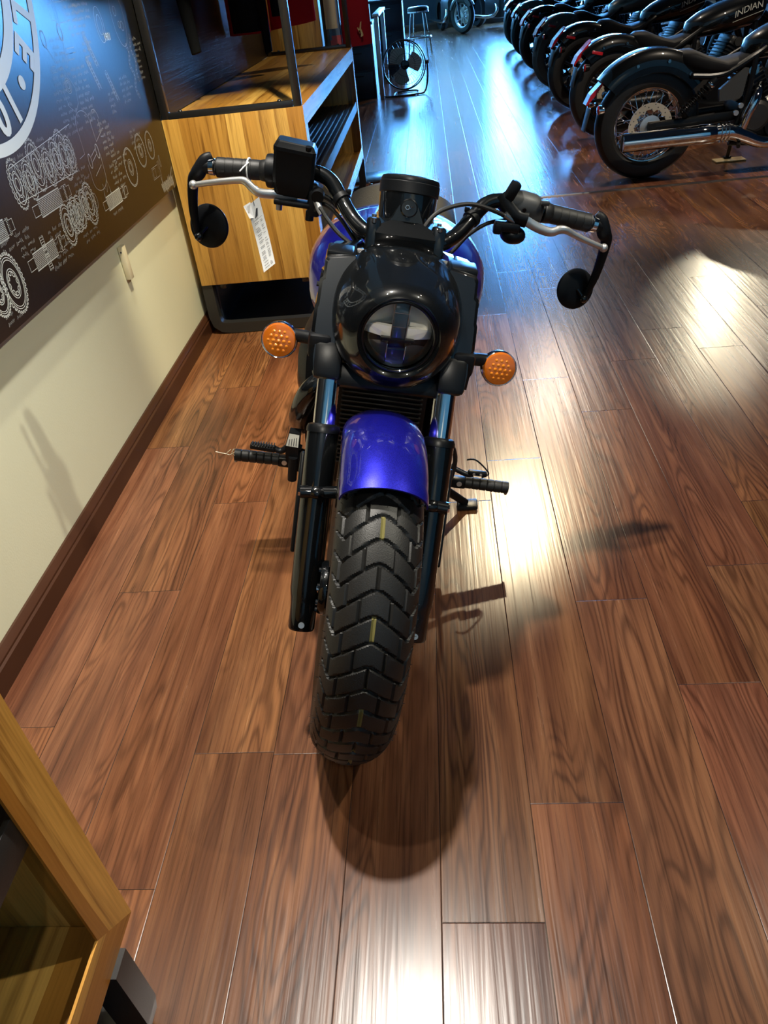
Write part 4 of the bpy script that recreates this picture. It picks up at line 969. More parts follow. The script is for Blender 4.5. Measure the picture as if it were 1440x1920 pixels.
sl = MB(); sl.tube([(.175, .56, .30), (.215, .55, .284), (.245, .545, .276), (.262, .545, .278)], .007, 12, smooth=5); sl.box((.272, .545, .283), (.050, .016, .012), .004); slo = sl.build('shift_lever', M_SBLACK, bike)
MB().tube([(.238, .548, .318), (.26, .545, .322), (.29, .543, .300), (.300, .543, .285), (.285, .543, .272)], .0022, 8, smooth=5).build('shift_wire', M_SBLACK, slo)
for q in (.262, .280): MB().cyl((q, .537, .284), (q, .535, .284), .0035, n=8).build('shift_bolt', M_ALU, slo)
cb = MB(); cb.tube([(.155, .50, .42), (.188, .50, .38), (.205, .52, .32), (.198, .53, .25), (.16, .55, .20)], .006, 10, smooth=6); cb.build('coolant_hose', M_RUBBER, bike)
ks = MB(); kf = Vector((.345, .66, 0))
# side stand reaches the floor: the floor is tilted in the leaning frame
lean = .214
def ground(u, v): return Vector((u, v, u*math.tan(lean)))
kp = ground(.285, .70)
ks.tube([(.125, .66, .20), (.19, .67, .15), kp+Vector((0, 0, .016))], [.016, .013, .011], 14, smooth=4); ks.box(kp+Vector((.006, 0, .010)), (.06, .045, .012), .004, Matrix.Rotation(-lean, 3, 'Y')); ks.build('side_stand', M_SBLACK, bike)
# rear wheel and fender
RC = Vector((0, 1.57, .325))
rt = MB(); rt.lathe([(.215, -.055), (.262, -.078), (.295, -.074), (.318, -.045), (.325, 0), (.318, .045), (.295, .074), (.262, .078), (.215, .055)], RC, (1, 0, 0), 72, False, False); rto = rt.build('rear_tyre', M_TYRE, bike)
rm = MB(); rm.lathe([(.215, -.06), (.20, -.05), (.19, 0), (.20, .05), (.215, .06), (.225, 0)], RC, (1, 0, 0), 60, False, True)
for k in range(10): rm.tube([RC, RC+Vector((0, .195*math.cos(k*PI/5), .195*math.sin(k*PI/5)))], [.018, .011], 8)
rm.cyl(RC+Vector((-.10, 0, 0)), RC+Vector((.10, 0, 0)), .045); rm.build('rear_rim', M_GBLACK, bike)
rf = MB(); rows = []
for i in range(31):
    th = math.radians(15+i*4.6); rw = []
    out = []; inn = []
    for j in range(21):
        ph = (-1+2*j/20)*PI/2; x = .095*math.sin(ph); r = .40-.075*(1-math.cos(ph))
        out.append(RC+Vector((x, r*math.cos(th), r*math.sin(th)))); inn.append(RC+Vector((x*.96, (r-.004)*math.cos(th), (r-.004)*math.sin(th))))
    rows.append(out+inn[::-1])
rf.rings(rows); rfo = rf.build('rear_fender', M_BLUE, bike)
swm = MB()
for sgn in (-1, 1): swm.tube([(sgn*.10, 1.08, .34), (sgn*.11, 1.3, .335), (sgn*.115, 1.58, .325)], .02, 10); swm.tube([(sgn*.13, 1.42, .38), (sgn*.13, 1.25, .60)], .024, 12)
swm.build('swingarm', M_SBLACK, bike)

# ---- things hanging on the motorcycle
def world_pt(p): return bike.matrix_basis @ (S @ Vector(p))
bpy.context.view_layer.update()
BW = bike.matrix_basis
zt_ = MB(); q0 = Vector((-.310, .4675, .960)); zt_.torus(q0, (-.99, .13, -.1), .0198, .0016, 30, 8); zt_.tube([q0+Vector((.0, -.012, .015)), q0+Vector((-.008, -.024, .008)), q0+Vector((-.014, -.030, .001))], .0013, 8)
tag(zt_.build('cable_tie', M_WHITEP, None, BW @ S), 'thin white cable tie around the ribbed grip at left', 'cable tie')
# long printed tag under the brake lever: hangs straight down in the world
tp = world_pt((-.296, .416, .922)); tagE = empty('price_tag', tp, 'long white printed price tag hanging from the silver brake lever', 'tag')
th_ = MB(); N_ = 12; L_ = .125; ww = .0125
def tag_pt(a, b_, off=0):      # a across -1..1, b down 0..1
    return Vector((.001+.010*b_+a*ww*.92, -.004-.010*b_-off+a*.006+.004*math.sin(b_*3), -.006-L_*b_+a*.006))
vs = [tag_pt(a, i/N_) for i in range(N_+1) for a in (-1, -.3, .3, 1)]; nf = len(vs)
vs += [p+Vector((.0003, .0008, 0)) for p in vs]
fs = []
for i in range(N_):
    for j in range(3):
        q = i*4+j; fs += [[q, q+1, q+5, q+4], [nf+q, nf+q+4, nf+q+5, nf+q+1]]
for i in range(N_): 
    for j in (0, 3): q = i*4+j; fs.append([q, q+4, nf+q+4, nf+q])
th_.add(vs, fs); sheet = th_.build('tag_sheet', M_PAPER, tagE)
fl = MB(); fl.add([Vector((-.018, -.008, -.012)), Vector((-.004, -.006, -.006)), Vector((-.001, -.010, -.034)), Vector((-.010, -.012, -.034)), Vector((-.018, -.0072, -.012)), Vector((-.004, -.0052, -.006)), Vector((-.001, -.0092, -.034)), Vector((-.010, -.0112, -.034))], [[0, 1, 2, 3], [4, 7, 6, 5], [0, 3, 7, 4], [0, 4, 5, 1], [1, 5, 6, 2], [2, 6, 7, 3]]); fl.build('tag_sticker', M_PAPER, tagE, flat=True)
ink = MB(); rk = random.Random(2)
def ink_quad(a0, a1, b0, b1): ink.add([tag_pt(a0, b0, .0006), tag_pt(a1, b0, .0006), tag_pt(a1, b1, .0006), tag_pt(a0, b1, .0006)], [[0, 1, 2, 3]])
ink.add([tag_pt(-.35, .235, .0006), tag_pt(.15, .215, .0006), tag_pt(.45, .12, .0006), tag_pt(.2, .11, .0006)], [[0, 1, 2, 3]])
ink_quad(-.6, .8, .255, .258)
b_ = .275
while b_ < .97:
    h = .010
    if rk.random() < .85: ink_quad(-.65+rk.random()*.1, -.1+rk.random()*.3, b_, b_+h*.6)
    if rk.random() < .75: ink_quad(.35, .6+rk.random()*.25, b_, b_+h*.6)
    b_ += .019 if rk.random() < .7 else .040
ink.build('tag_print', M_INK, sheet, flat=True)
MB().tube([(0, .0, .004), (.001, -.003, .0), (.003, -.005, -.014)], .0005, 6).build('tag_string', M_SBLACK, tagE)
# pale string tied at the end of the foot peg
pt_ = BW @ Vector((-.360, .545, .252)); sg = MB()
sg.tube([(0, 0, .004), (-.014, 0, -.002), (-.020, -.004, .004), (-.012, -.006, .012), (-.006, -.004, .016)], .0009, 6, smooth=5); sg.tube([(-.014, 0, -.002), (-.024, .0, .002), (-.036, .002, .004), (-.05, .004, .008)], .0009, 6, smooth=5); sg.tube([(.004, -.016, .004), (.0, -.018, .016), (.004, -.006, .0185)], .0009, 6, smooth=4)
so = sg.build('string', M_IVORY); so.location = pt_; tag(so, 'short pale string tied to the foot peg end at left', 'string')

# ================================================================== ROW OF PARKED MOTORCYCLES (seen from the right-rear)
CACHE = {}
def cached(key, mb_fn, name, mt, parent, ang=35, flat=False):
    if key in CACHE:
        me = CACHE[key]
        mts = mt if isinstance(mt, (list, tuple)) else [mt]
        if [m_ for m_ in me.materials] != list(mts):
            k2 = key+'|'+'|'.join(m_.name for m_ in mts)
            if k2 not in CACHE:
                c = me.copy(); c.materials.clear()
                for m_ in mts: c.materials.append(m_)
                CACHE[k2] = c
            me = CACHE[k2]
        o = bpy.data.objects.new(name, me); COL.objects.link(o); o.parent = parent; return o
    o = mb_fn().build(name, mt, parent, ang=ang, flat=flat); CACHE[key] = o.data; return o
RW = Vector((0, 0, .325))
def polar(r, a, y=0): return Vector((r*math.cos(a), y, .325+r*math.sin(a)))
def arc_shell(r, hw, a0, a1, skirt, n=40, m_=16, th=.005, c=RW, taper=True):
    mb = MB(); rows = []
    for i in range(n+1):
        a = a0+(a1-a0)*i/n; o_ = []; q_ = []
        f = 1
        for j in range(m_+1):
            t = -1+2*j/m_; x = hw*math.copysign(min(1, abs(t)*1.35)**.8, t); dr = 0 if abs(t) < .45 else skirt*((abs(t)-.45)/.55)**1.3
            dr += .02*min(1, abs(t)*1.35)**3
            o_.append(c+Vector(((r-dr)*math.cos(a), x, (r-dr)*math.sin(a)))); q_.append(c+Vector(((r-dr-th)*math.cos(a), x*.95, (r-dr-th)*math.sin(a))))
        rows.append(o_+q_[::-1])
    mb.rings(rows); return mb
def mk_tyre(hw=.075, c=RW, R_=.325, r_in=.205):
    mb = MB(); k = R_/.325
    mb.lathe([(r_in, -hw*.6), (r_in+.03, -hw*.95), (.27*k, -hw), (.298*k, -hw*.9), (.316*k, -hw*.6), (.324*k, -hw*.25), (.325*k, 0), (.324*k, hw*.25), (.316*k, hw*.6), (.298*k, hw*.9), (.27*k, hw), (r_in+.03, hw*.95), (r_in, hw*.6)], c, (0, 1, 0), 64, False); return mb
def row_bike(x, y, rz, label, fmat, tmat, spoke=False, tyre_m=None, lettered=True, lean=.0):
    e = empty('parked_motorcycle', (x, y, 0), label, 'motorcycle', 'motorcycles parked in a row')
    e.rotation_euler = (lean, 0, rz)
    # rear wheel
    cached('ryt', mk_tyre, 'rear_tyre', tyre_m or M_TYRE, e)
    if spoke:
        def f():
            mb = MB(); mb.lathe([(.208, -.05), (.222, -.055), (.224, -.048), (.200, -.035), (.192, 0), (.200, .035), (.224, .048), (.222, .055), (.208, .05), (.186, 0)], RW, (0, 1, 0), 64, False, True); return mb
        rim = cached('rimc', f, 'rear_rim', M_CHROME, e)
        def f():
            mb = MB(); mb.lathe([(.012, -.075), (.05, -.07), (.055, -.06), (.03, -.04), (.03, .04), (.055, .06), (.05, .07), (.012, .075)], RW, (0, 1, 0), 32); return mb
        cached('hubc', f, 'rear_hub', M_CHROME, rim)
        for k in range(40):
            a = 2*PI*k/40; s_ = (-1 if k % 2 else 1); b_ = a+s_*.9*(1 if (k//2) % 2 else -1)
            mb = MB(); mb.cyl(polar(.050, b_, s_*.055), polar(.196, a, s_*.012), .0022, n=6); mb.build('spoke', M_CHROME, rim)
    else:
        def f():
            mb = MB(); mb.lathe([(.208, -.05), (.222, -.055), (.224, -.048), (.200, -.035), (.192, 0), (.200, .035), (.224, .048), (.222, .055), (.208, .05), (.186, 0)], RW, (0, 1, 0), 56, False, True); return mb
        rim = cached('rimb', f, 'rear_rim', M_SBLACK, e)
        def f():
            mb = MB()
            for k in range(5):
                for s_ in (-.16, .16): mb.tube([polar(.03, 2*PI*k/5+s_), polar(.195, 2*PI*k/5+s_*.9)], [.016, .011], 8)
            mb.cyl((0, -.075, .325), (0, .075, .325), .045); return mb
        cached('castsp', f, 'wheel_spokes', M_SBLACK, rim)
    def f():
        mb = MB(); n = 72; pr0 = []; vs = []; fs = []
        for k in range(n):
            a = 2*PI*k/n; ri = .098-.016*max(0, math.cos(a*9))**2
            for r, yy in ((.135, -.098), (.135, -.102), (ri, -.102), (ri, -.098)): vs.append(polar(r, a, yy))
        for k in range(n):
            j = (k+1) % n
            for q in range(4): fs.append([k*4+q, k*4+(q+1) % 4, j*4+(q+1) % 4, j*4+q])
        mb.add(vs, fs); return mb
    dsc = cached('disc', f, 'brake_disc', M_DISC, e)
    def f():
        mb = MB()
        for k in range(36):
            a = 2*PI*k/36; r = .112+.014*(k % 3-1); p = polar(r, a, -.1022); mb.cyl(p, p+Vector((0, -.0006, 0)), .0038, n=8)
        return mb
    cached('dhole', f, 'disc_hole', M_INK, dsc)['kind'] = 'stuff'
    def f():
        mb = MB(); mb.lathe([(.03, -.09), (.062, -.094), (.065, -.106), (.05, -.110), (.02, -.112)], RW, (0, 1, 0), 32)
        mb.cyl((0, -.11, .325), (0, -.135, .325), .014, n=6); return mb
    cached('dcar', f, 'disc_carrier', M_ALU if spoke else M_SBLACK, dsc)
    # fender, lamp, plate, struts
    fen = cached('fender', lambda: arc_shell(.425, .105, math.radians(38), math.radians(139), .105), 'rear_fender', fmat, e, 45) if spoke else cached('fendershort', lambda: arc_shell(.395, .10, math.radians(38), math.radians(131), .085), 'rear_fender', fmat, e, 45)
    DZ = Vector((0, 0, 0)) if spoke else Vector((.085, 0, .075)); key = 'L' if spoke else 'S'
    for a, r in ((78, .36), (108, .36), (52, .345)):
        r = r if spoke else r-.02
        p = polar(r, math.radians(a), -.107)
        cached('fb%d' % a+key, lambda: MB().cyl(p, p+Vector((0, -.010, 0)), .0095, n=14), 'fender_bolt', M_CHROME, fen)
    cached('sdref', lambda: MB().box(polar(.33, math.radians(118), -.112), (.085, .008, .022), .006, Matrix.Rotation(.25, 3, 'Y')), 'side_reflector', M_RED, fen) if not spoke else None
    def f():
        mb = MB(); P_ = [(-.285, .612), (-.265, .625), (-.340, .525), (-.392, .470), (-.400, .475), (-.372, .53)]
        mb.prism(P_, lambda p: (p[0]+DZ.x, -.045, p[1]+DZ.z), (0, .09, 0)); return mb
    cached('tail'+key, f, 'tail_lamp', M_RED, e, flat=True)
    def f():
        mb = MB(); mb.box(Vector((-.385, 0, .385))+DZ, (.006, .10, .135), .002, Matrix.Rotation(.22, 3, 'Y')); return mb
    cached('plate'+key, f, 'plate_bracket', M_GREYPL, e)
    for s_ in (-1, 1):
        def f():
            mb = MB(); mb.lathe([(.004, .035), (.022, .028), (.027, .0), (.026, -.006)], Vector((-.335, s_*.145, .455))+DZ, (1, 0, 0), 20); mb.cyl(Vector((-.32, s_*.145, .455))+DZ, Vector((-.31, s_*.05, .46))+DZ, .010, n=10); return mb
        ind = cached('ind%d' % s_+key, f, 'turn_signal', M_CHROME if spoke else M_SBLACK, e)
        cached('inl%d' % s_+key, lambda: MB().lathe([(.026, -.006), (.022, -.013), (.001, -.016)], Vector((-.335, s_*.145, .455))+DZ, (1, 0, 0), 20, cap=False), 'signal_lens', M_RED, ind)
    # swing arm, shock
    def f():
        mb = MB()
        for s_ in (-1, 1): mb.tube([(-.02, s_*.125, .325), (.25, s_*.12, .33), (.52, s_*.10, .345)], .024, 10, flat=(1.3, .7)); mb.cyl((0, s_*.11, .325), (0, s_*.145, .325), .024, n=16)
        return mb
    cached('swing', f, 'swingarm', M_SBLACK, e)
    for s_ in (-1, 1):
        b0, b1 = Vector((.155, s_*.145, .375)), Vector((.36, s_*.145, .56)); d = b1-b0
        sh = cached('shk%d' % s_, lambda: MB().lathe([(.014, 0), (.016, .02), (.010, .03), (.010, .20), (.024, .21), (.026, .235), (.022, d.length)], b0, d, 18), 'shock_absorber', M_SBLACK, e)
        def f():
            pts = []; ax_ = d.normalized(); x_ = Vector((0, 1, 0)); y_ = ax_.cross(x_)
            for k in range(90): a = k*.62; pts.append(b0+ax_*(.03+.19*k/90)+(x_*math.cos(a)+y_*math.sin(a))*.024)
            mb = MB(); mb.tube(pts, .0045, 6); return mb
        cached('spr%d' % s_, f, 'shock_spring', M_SBLACK, sh)
        if s_ < 0: cached('shcol', lambda: MB().lathe([(.026, 0), (.028, .004), (.028, .012), (.026, .016)], b1-d.normalized()*.05, d, 18), 'shock_collar', M_CHROME, sh)
    # seat
    def f():
        mb = MB(); rs_ = []
        for xx, zc, hw, top, bot in ((.135, .690, .05, .015, .03), (.165, .685, .10, .035, .09), (.23, .675, .135, .045, .10), (.32, .645, .155, .035, .10), (.42, .618, .155, .03, .06), (.52, .628, .125, .035, .05), (.60, .65, .09, .032, .05), (.635, .655, .05, .02, .04)):
            rs_.append([Vector((xx, hw*math.copysign(abs(math.cos(2*PI*k/28))**.8, math.cos(2*PI*k/28)), zc+(top if math.sin(2*PI*k/28) > 0 else bot)*math.copysign(abs(math.sin(2*PI*k/28))**.8, math.sin(2*PI*k/28)))) for k in range(28)])
        mb.rings(rs_); return mb
    cached('seat', f, 'seat', M_SEAT, e)
    # tank
    def f():
        mb = MB(); rs_ = []
        for xx, zc, hw, top, bot in ((.545, .675, .04, .03, .03), (.565, .685, .085, .06, .05), (.64, .705, .125, .085, .075), (.75, .735, .155, .10, .10), (.88, .765, .165, .105, .12), (1.0, .79, .155, .10, .125), (1.08, .805, .13, .085, .11), (1.13, .81, .07, .05, .06)):
            ring = []
            for k in range(40):
                ca, sa = math.cos(2*PI*k/40), math.sin(2*PI*k/40)
                ring.append(Vector((xx, hw*math.copysign(abs(ca)**.75, ca), zc+(top if sa > 0 else bot)*math.copysign(abs(sa)**.85, sa))))
            rs_.append(ring)
        mb.rings(rs_); return mb
    tnk = cached('tank', f, 'fuel_tank', tmat, e, 60)
    if lettered:
        def f():
            mb = MB(); vs, fs = text_mesh('INDIAN', .054); 
            def mp(v): 
                xx = .95+v.x*1.1; zz = .795+v.y*1.1+v.x*.28-v.x*v.x*1.2
                return (xx, -.170+abs(zz-.76)*.10+abs(v.x)*.03, zz)
            mb.add([mp(v) for v in vs], fs)
            mb.prism([(-.10, -.034), (.10, -.034), (.10, -.037), (-.10, -.037)], lambda p: mp(Vector((p[0], p[1], 0))), (0, .002, 0)); return mb
        cached('logo', f, 'tank_lettering', M_LABEL, tnk, flat=True)
    # side cover, frame, engine
    def f():
        mb = MB(); mb.prism([(.385, .50), (.52, .605), (.545, .60), (.53, .46), (.515, .44), (.395, .435)], lambda p: (p[0], -.150, p[1]), (0, .03, 0)); return mb
    cached('scov', f, 'side_cover', M_GREYPL, e, flat=True)
    def f():
        mb = MB()
        for s_ in (-1, 1):
            mb.tube([(.22, s_*.125, .585), (.40, s_*.135, .58), (.58, s_*.13, .665), (.70, s_*.09, .72), (1.0, s_*.05, .82)], .019, 10, smooth=5)
            mb.tube([(.50, s_*.12, .20), (.56, s_*.13, .40), (.58, s_*.13, .66)], .020, 10, smooth=4); mb.tube([(.50, s_*.12, .19), (.9, s_*.12, .165), (1.08, s_*.11, .25), (1.05, s_*.06, .78)], .019, 10, smooth=5)
        mb.cyl((1.06, 0, .70), (1.00, 0, .90), .035); return mb
    cached('frm', f, 'frame', M_SBLACK, e)
    def f():
        mb = MB(); mb.span((.52, -.14, .17), (.98, .15, .42), .04); mb.cyl((.62, -.17, .335), (.62, .17, .335), .085, n=30); mb.cyl((.80, -.175, .30), (.80, .17, .30), .115, n=36); return mb
    eng = cached('eng', f, 'engine', M_SBLACK, e)
    for s_ in (-1, 1):
        def f():
            mb = MB(); R_ = Matrix.Rotation(s_*.5, 3, 'Y'); c = Vector((.75+s_*.13, 0, .50)); mb.box(c, (.13, .24, .20), .022, R_)
            for k in range(6): mb.box(c+R_ @ Vector((0, 0, -.06+k*.024)), (.145, .265, .006), .002, R_)
            return mb
        cy = cached('cyl%d' % s_, f, 'cylinder', M_SBLACK, eng)
        def f():
            mb = MB(); R_ = Matrix.Rotation(s_*.5, 3, 'Y'); c = Vector((.75+s_*.17, 0, .585)); mb.box(c, (.12, .25, .05), .02, R_); mb.cyl(c+Vector((0, -.125, 0)), c+Vector((0, -.14, 0)), .03); return mb
        cached('hd%d' % s_, f, 'head_cover', M_CHROME if spoke else M_DGREY, cy)
    cached('ecov', lambda: MB().lathe([(.085, 0), (.09, .006), (.07, .022), (.001, .026)], (.62, -.17, .335), (0, -1, 0), 32), 'engine_cover', M_DGREY, eng)
    for q in ((.505, -.145, .362), (.53, -.14, .40)): cached('ebolt%.2f' % q[0], lambda: MB().cyl(q, (q[0], q[1]-.016, q[2]), .015, n=16), 'pivot_bolt', M_ALU, eng)
    # exhaust
    def f():
        mb = MB(); mb.lathe([(.040, -.004), (.053, .0), (.056, .012), (.055, .46), (.058, .47), (.057, .56), (.05, .57)], (-.19, -.195, .262), (1, 0, .01), 36); return mb
    muf = cached('muf', f, 'muffler', M_CHROME if spoke else M_SBLACK, e)
    def f():
        mb = MB(); mb.tube([(.36, -.195, .266), (.47, -.195, .266), (.56, -.19, .235), (.70, -.185, .185), (.92, -.18, .19), (1.03, -.16, .33), (.98, -.12, .50)], [.047, .047, .042, .036, .033, .03, .03], 18, smooth=6)
        mb.tube([(.54, -.185, .245), (.56, -.195, .34), (.60, -.19, .44), (.64, -.12, .50)], .028, 14, smooth=5); return mb
    cached('hdr', f, 'exhaust_header', M_CHROME if spoke else M_SBLACK, muf)
    for k in range(3): cached('fin%d' % k, lambda: MB().lathe([(.047, 0), (.057, .002), (.057, .008), (.047, .010)], (.405+k*.022, -.195, .266), (1, 0, 0), 28), 'clamp_fin', M_CHROME if spoke else M_SBLACK, muf)
    cached('foot', lambda: MB().tube([(.545, -.16, .20), (.52, -.24, .185)], .012, 10), 'foot_peg', M_RUBBER, e)
    def f():
        mb = MB(); mb.tube([(.62, .13, .19), (.64, .20, .10), (.65, .245, .024)], .012, 10); mb.box((.65, .25, .0195), (.05, .03, .012), .003); return mb
    cached('kst', f, 'side_stand', M_SBLACK, e)
    # front end (mostly beyond the frame)
    FC = Vector((1.56, 0, .325))
    cached('fty', lambda: mk_tyre(.065, FC), 'front_tyre', M_TYRE, e)
    def f():
        mb = MB(); mb.lathe([(.208, -.045), (.222, -.05), (.20, -.03), (.192, 0), (.20, .03), (.222, .05), (.208, .045), (.186, 0)], FC, (0, 1, 0), 48, False, True)
        for k in range(10): mb.tube([FC, FC+Vector((.195*math.cos(k*PI/5), 0, .195*math.sin(k*PI/5)))], [.016, .010], 6)
        mb.cyl(FC+Vector((0, -.06, 0)), FC+Vector((0, .06, 0)), .035); return mb
    cached('frim', f, 'front_rim', M_SBLACK, e)
    def f():
        mb = MB()
        for s_ in (-1, 1): mb.tube([(1.575, s_*.10, .27), (1.40, s_*.10, .60)], .028, 14); mb.tube([(1.40, s_*.10, .60), (1.24, s_*.10, .90)], .021, 14)
        mb.box((1.34, 0, .72), (.05, .25, .05), .01); mb.box((1.24, 0, .89), (.06, .25, .035), .01); return mb
    cached('frk', f, 'fork', M_SBLACK, e)
    cached('ffn', lambda: arc_shell(.358, .075, math.radians(25), math.radians(120), .03, c=FC, n=24), 'front_fender', fmat, e, 45)
    def f():
        mb = MB(); mb.lathe([(.06, -.06), (.085, -.055), (.10, -.02), (.10, .04), (.06, .09)], (1.40, 0, .80), (-1, 0, 0), 32); return mb
    cached('hlm', f, 'headlight', M_GBLACK, e)
    def f():
        mb = MB(); mb.tube([(1.10, -.40, .97), (1.16, -.30, .985), (1.19, -.17, .98), (1.23, -.08, .93), (1.23, .08, .93), (1.19, .17, .98), (1.16, .30, .985), (1.10, .40, .97)], .013, 12, smooth=5); return mb
    hb_ = cached('hbr', f, 'handlebar', M_SBLACK, e)
    for s_ in (-1, 1): cached('grp%d' % s_, lambda: MB().cyl((1.145, s_*.32, .983), (1.095, s_*.41, .97), .018, n=16), 'grip', M_RUBBER, hb_)
    return e
ROW = [ # x, y, heading, label
    (1.372, 5.43, .03, 'nearest parked black motorcycle with chrome exhaust and spoked rear wheel', M_GBLACK, M_GBLACK, True, None, True),
    (1.43, 6.86, .10, 'second parked motorcycle in the row, black, just behind the chrome exhaust one', M_GBLACK, M_GBLACK, False, None, True),
    (1.45, 8.32, .16, 'third parked motorcycle in the row with black fender and pale brake disc', M_GBLACK, M_GBLACK, False, None, True),
    (1.47, 9.80, .24, 'fourth parked motorcycle in the row with gunmetal fender and dusty grey tyre', M_GREYP, M_GREYP, False, M_GREYTYRE, False),
    (1.50, 11.5, .24, 'fifth parked motorcycle in the row, black, between the gunmetal one and the far pair', M_GBLACK, M_GBLACK, False, None, False),
    (1.54, 13.1, .24, 'sixth parked motorcycle in the row with dark gunmetal fender, next to last', M_GREYP, M_GREYP, False, None, False),
    (1.58, 14.8, .24, 'seventh parked motorcycle, farthest of the row along the right', M_GBLACK, M_GBLACK, False, None, False)]
for a in ROW: row_bike(*a)
pd = MB(); pd.box((2.02, 5.67, .006), (.20, .10, .010), .002)
# pad lies under the stand of the nearest parked motorcycle
tag(pd.build('stand_pad', M_TANPAD), 'small tan wooden pad on the floor under the nearest parked motorcycle', 'stand pad')
ch = MB(); ch.span((1.28, 9.05, 0), (1.62, 9.09, .02), .004)
ch_o = tag(ch.build('wheel_stop', M_STEEL), 'flat metal bar on the floor between parked motorcycle wheels', 'wheel stop')

# ================================================================== MOTORCYCLE BY THE FAR WALL (front three-quarter view)
e = empty('touring_motorcycle', (.77, 18.95, 0), 'motorcycle standing at the far dark wall, front wheel turned', 'motorcycle'); e.rotation_euler = (0, 0, .25)
def fpart(mb, name, mt, par=None): return mb.build(name, mt, par or e)
FW = Vector((0, 0, .33))
mb = MB(); mb.lathe([(.22, -.045), (.25, -.06), (.30, -.055), (.33, 0), (.30, .055), (.25, .06), (.22, .045)], FW, (1, .55, 0), 48, False); fty = fpart(mb, 'front_tyre', M_TYRE)
mb = MB(); mb.lathe([(.225, -.03), (.215, 0), (.225, .03), (.20, .02), (.20, -.02)], FW, (1, .55, 0), 48, False, True)
axv = Vector((1, .55, 0)).normalized(); sx = Vector((-axv.y, axv.x, 0))
for k in range(10): mb.tube([FW, FW+sx*.21*math.cos(k*PI/5)+Vector((0, 0, .21*math.sin(k*PI/5)))], [.018, .012], 6)
fpart(mb, 'front_rim', M_ALU, fty)
mb = MB(); mb.lathe([(.08, .05), (.15, .05), (.15, .055), (.08, .055)], FW, axv, 40, False, True); fpart(mb, 'brake_disc', M_DISC, fty)
for s_ in (-1, 1):
    mb = MB(); mb.tube([FW+axv*s_*.10+Vector((0, -.02, -.04)), FW+axv*s_*.10+Vector((0, .30, .62))], .028, 12); fpart(mb, 'fork_leg', M_DPLASTIC if s_ < 0 else M_CHROME)
mb = arc_shell(.36, .075, math.radians(20), math.radians(150), .06, n=24, c=Vector((0, 0, 0)))
Rz = Matrix.Translation(FW) @ Matrix.Rotation(math.atan2(sx.y, sx.x), 4, 'Z'); o = mb.build('front_fender', M_GBLACK, e, Rz)
mb = MB(); mb.ell((0, .30, .92), (.12, .14, .13)); fpart(mb, 'headlight', M_CHROME)
mb = MB(); mb.tube([(-.42, .55, 1.05), (-.2, .42, 1.02), (.2, .42, 1.02), (.42, .55, 1.05)], .014, 10, smooth=5); fpart(mb, 'handlebar', M_CHROME)
mb = MB(); mb.rings([superring(v, zc, a, b_, b_) for v, zc, a, b_ in ((.40, .78, .08, .08), (.55, .80, .20, .15), (.85, .80, .20, .14), (1.05, .74, .10, .08))]); fpart(mb, 'fuel_tank', M_GBLACK)
mb = MB(); mb.span((-.20, .45, .18), (.20, 1.05, .62), .06); fpart(mb, 'engine', M_DGREY)
mb = MB(); mb.lathe([(.22, -.06), (.30, -.075), (.33, 0), (.30, .075), (.22, .06)], (0, 1.62, .33), (1, 0, 0), 40, False); fpart(mb, 'rear_tyre', M_TYRE)
mb = MB(); mb.rings([superring(v, .70, a, .06, .08) for v, a in ((1.02, .1), (1.2, .16), (1.5, .17), (1.8, .1))]); fpart(mb, 'seat', M_SEAT)
mb = MB(); mb.tube([(-.16, .62, .45), (-.22, .5, .32), (-.24, .8, .22), (-.24, 1.9, .25)], .035, 12, smooth=5); fpart(mb, 'exhaust', M_CHROME)
for s_ in (-1, 1):
    mb = MB(); mb.ell((s_*.24, .40, .80), (.035, .04, .035)); fpart(mb, 'turn_signal', M_CHROME)
# a second machine further right by the far wall, partly hidden by the row
e2 = copy_tree(e); e2.location = (1.95, 19.0, 0); e2.rotation_euler = (0, 0, .5); e2['label'] = 'dark motorcycle at the far wall, right of the one with the turned front wheel'; e2['group'] = 'motorcycles at the far wall'; e['group'] = 'motorcycles at the far wall'

# ================================================================== FAR FURNITURE
def cabinet(name, x0, x1, y0, y1, h, label, top_over=.015):
    c = empty(name, ((x0+x1)/2, (y0+y1)/2, 0), label, 'cabinet'); T = Matrix.Translation(-c.location)
    b = lambda a, d, n, m_, par=c: MB().span(a, d, .003).build(n, m_, par, T)
    b((x0, y0+.018, .0), (x1-.022, y1, h-.03), 'body', M_NAVY); b((x1-.020, y0, 0), (x1, y1, h-.03), 'side_panel', M_RSIDE)
    b((x0-top_over, y0-top_over, h-.03), (x1+top_over, y1, h), 'worktop', M_NAVY)
    zs = [.06, .30, .54, h-.06] if h > .7 else [.06, .35, h-.06]
    for i in range(len(zs)-1):
        d = b((x0+.02, y0, zs[i]+.01), (x1-.03, y0+.016, zs[i+1]-.01), 'drawer', M_NAVY)
        MB().cyl(((x0+x1)/2-.06, y0-.012, zs[i+1]-.05), ((x0+x1)/2+.06, y0-.012, zs[i+1]-.05), .005, n=10).build('handle', M_SBLACK if i < len(zs)-2 else M_ALU, d, T)
    return c
cabinet('drawer_cabinet', -1.06, -.655, 10.55, 11.1, .80, 'dark blue drawer cabinet with reddish side behind the display cabinet')
sc_ = MB(); sc_.span((-1.0, 10.7, .802), (-.76, 10.9, .83), .006); sco = tag(sc_.build('desk_scale', M_LABEL), 'small grey device lying on the dark drawer cabinet', 'device')
MB().tube([(-.86, 10.8, .83), (-.83, 10.8, .89), (-.79, 10.78, .90)], .006, 8, smooth=4).build('device_arm', M_LABEL, sco)
tg = empty('table_panel', (-.57, 10.35, 0), 'tall blue-lit steel table end standing beside the floor fan', 'table'); T = Matrix.Translation(-tg.location)
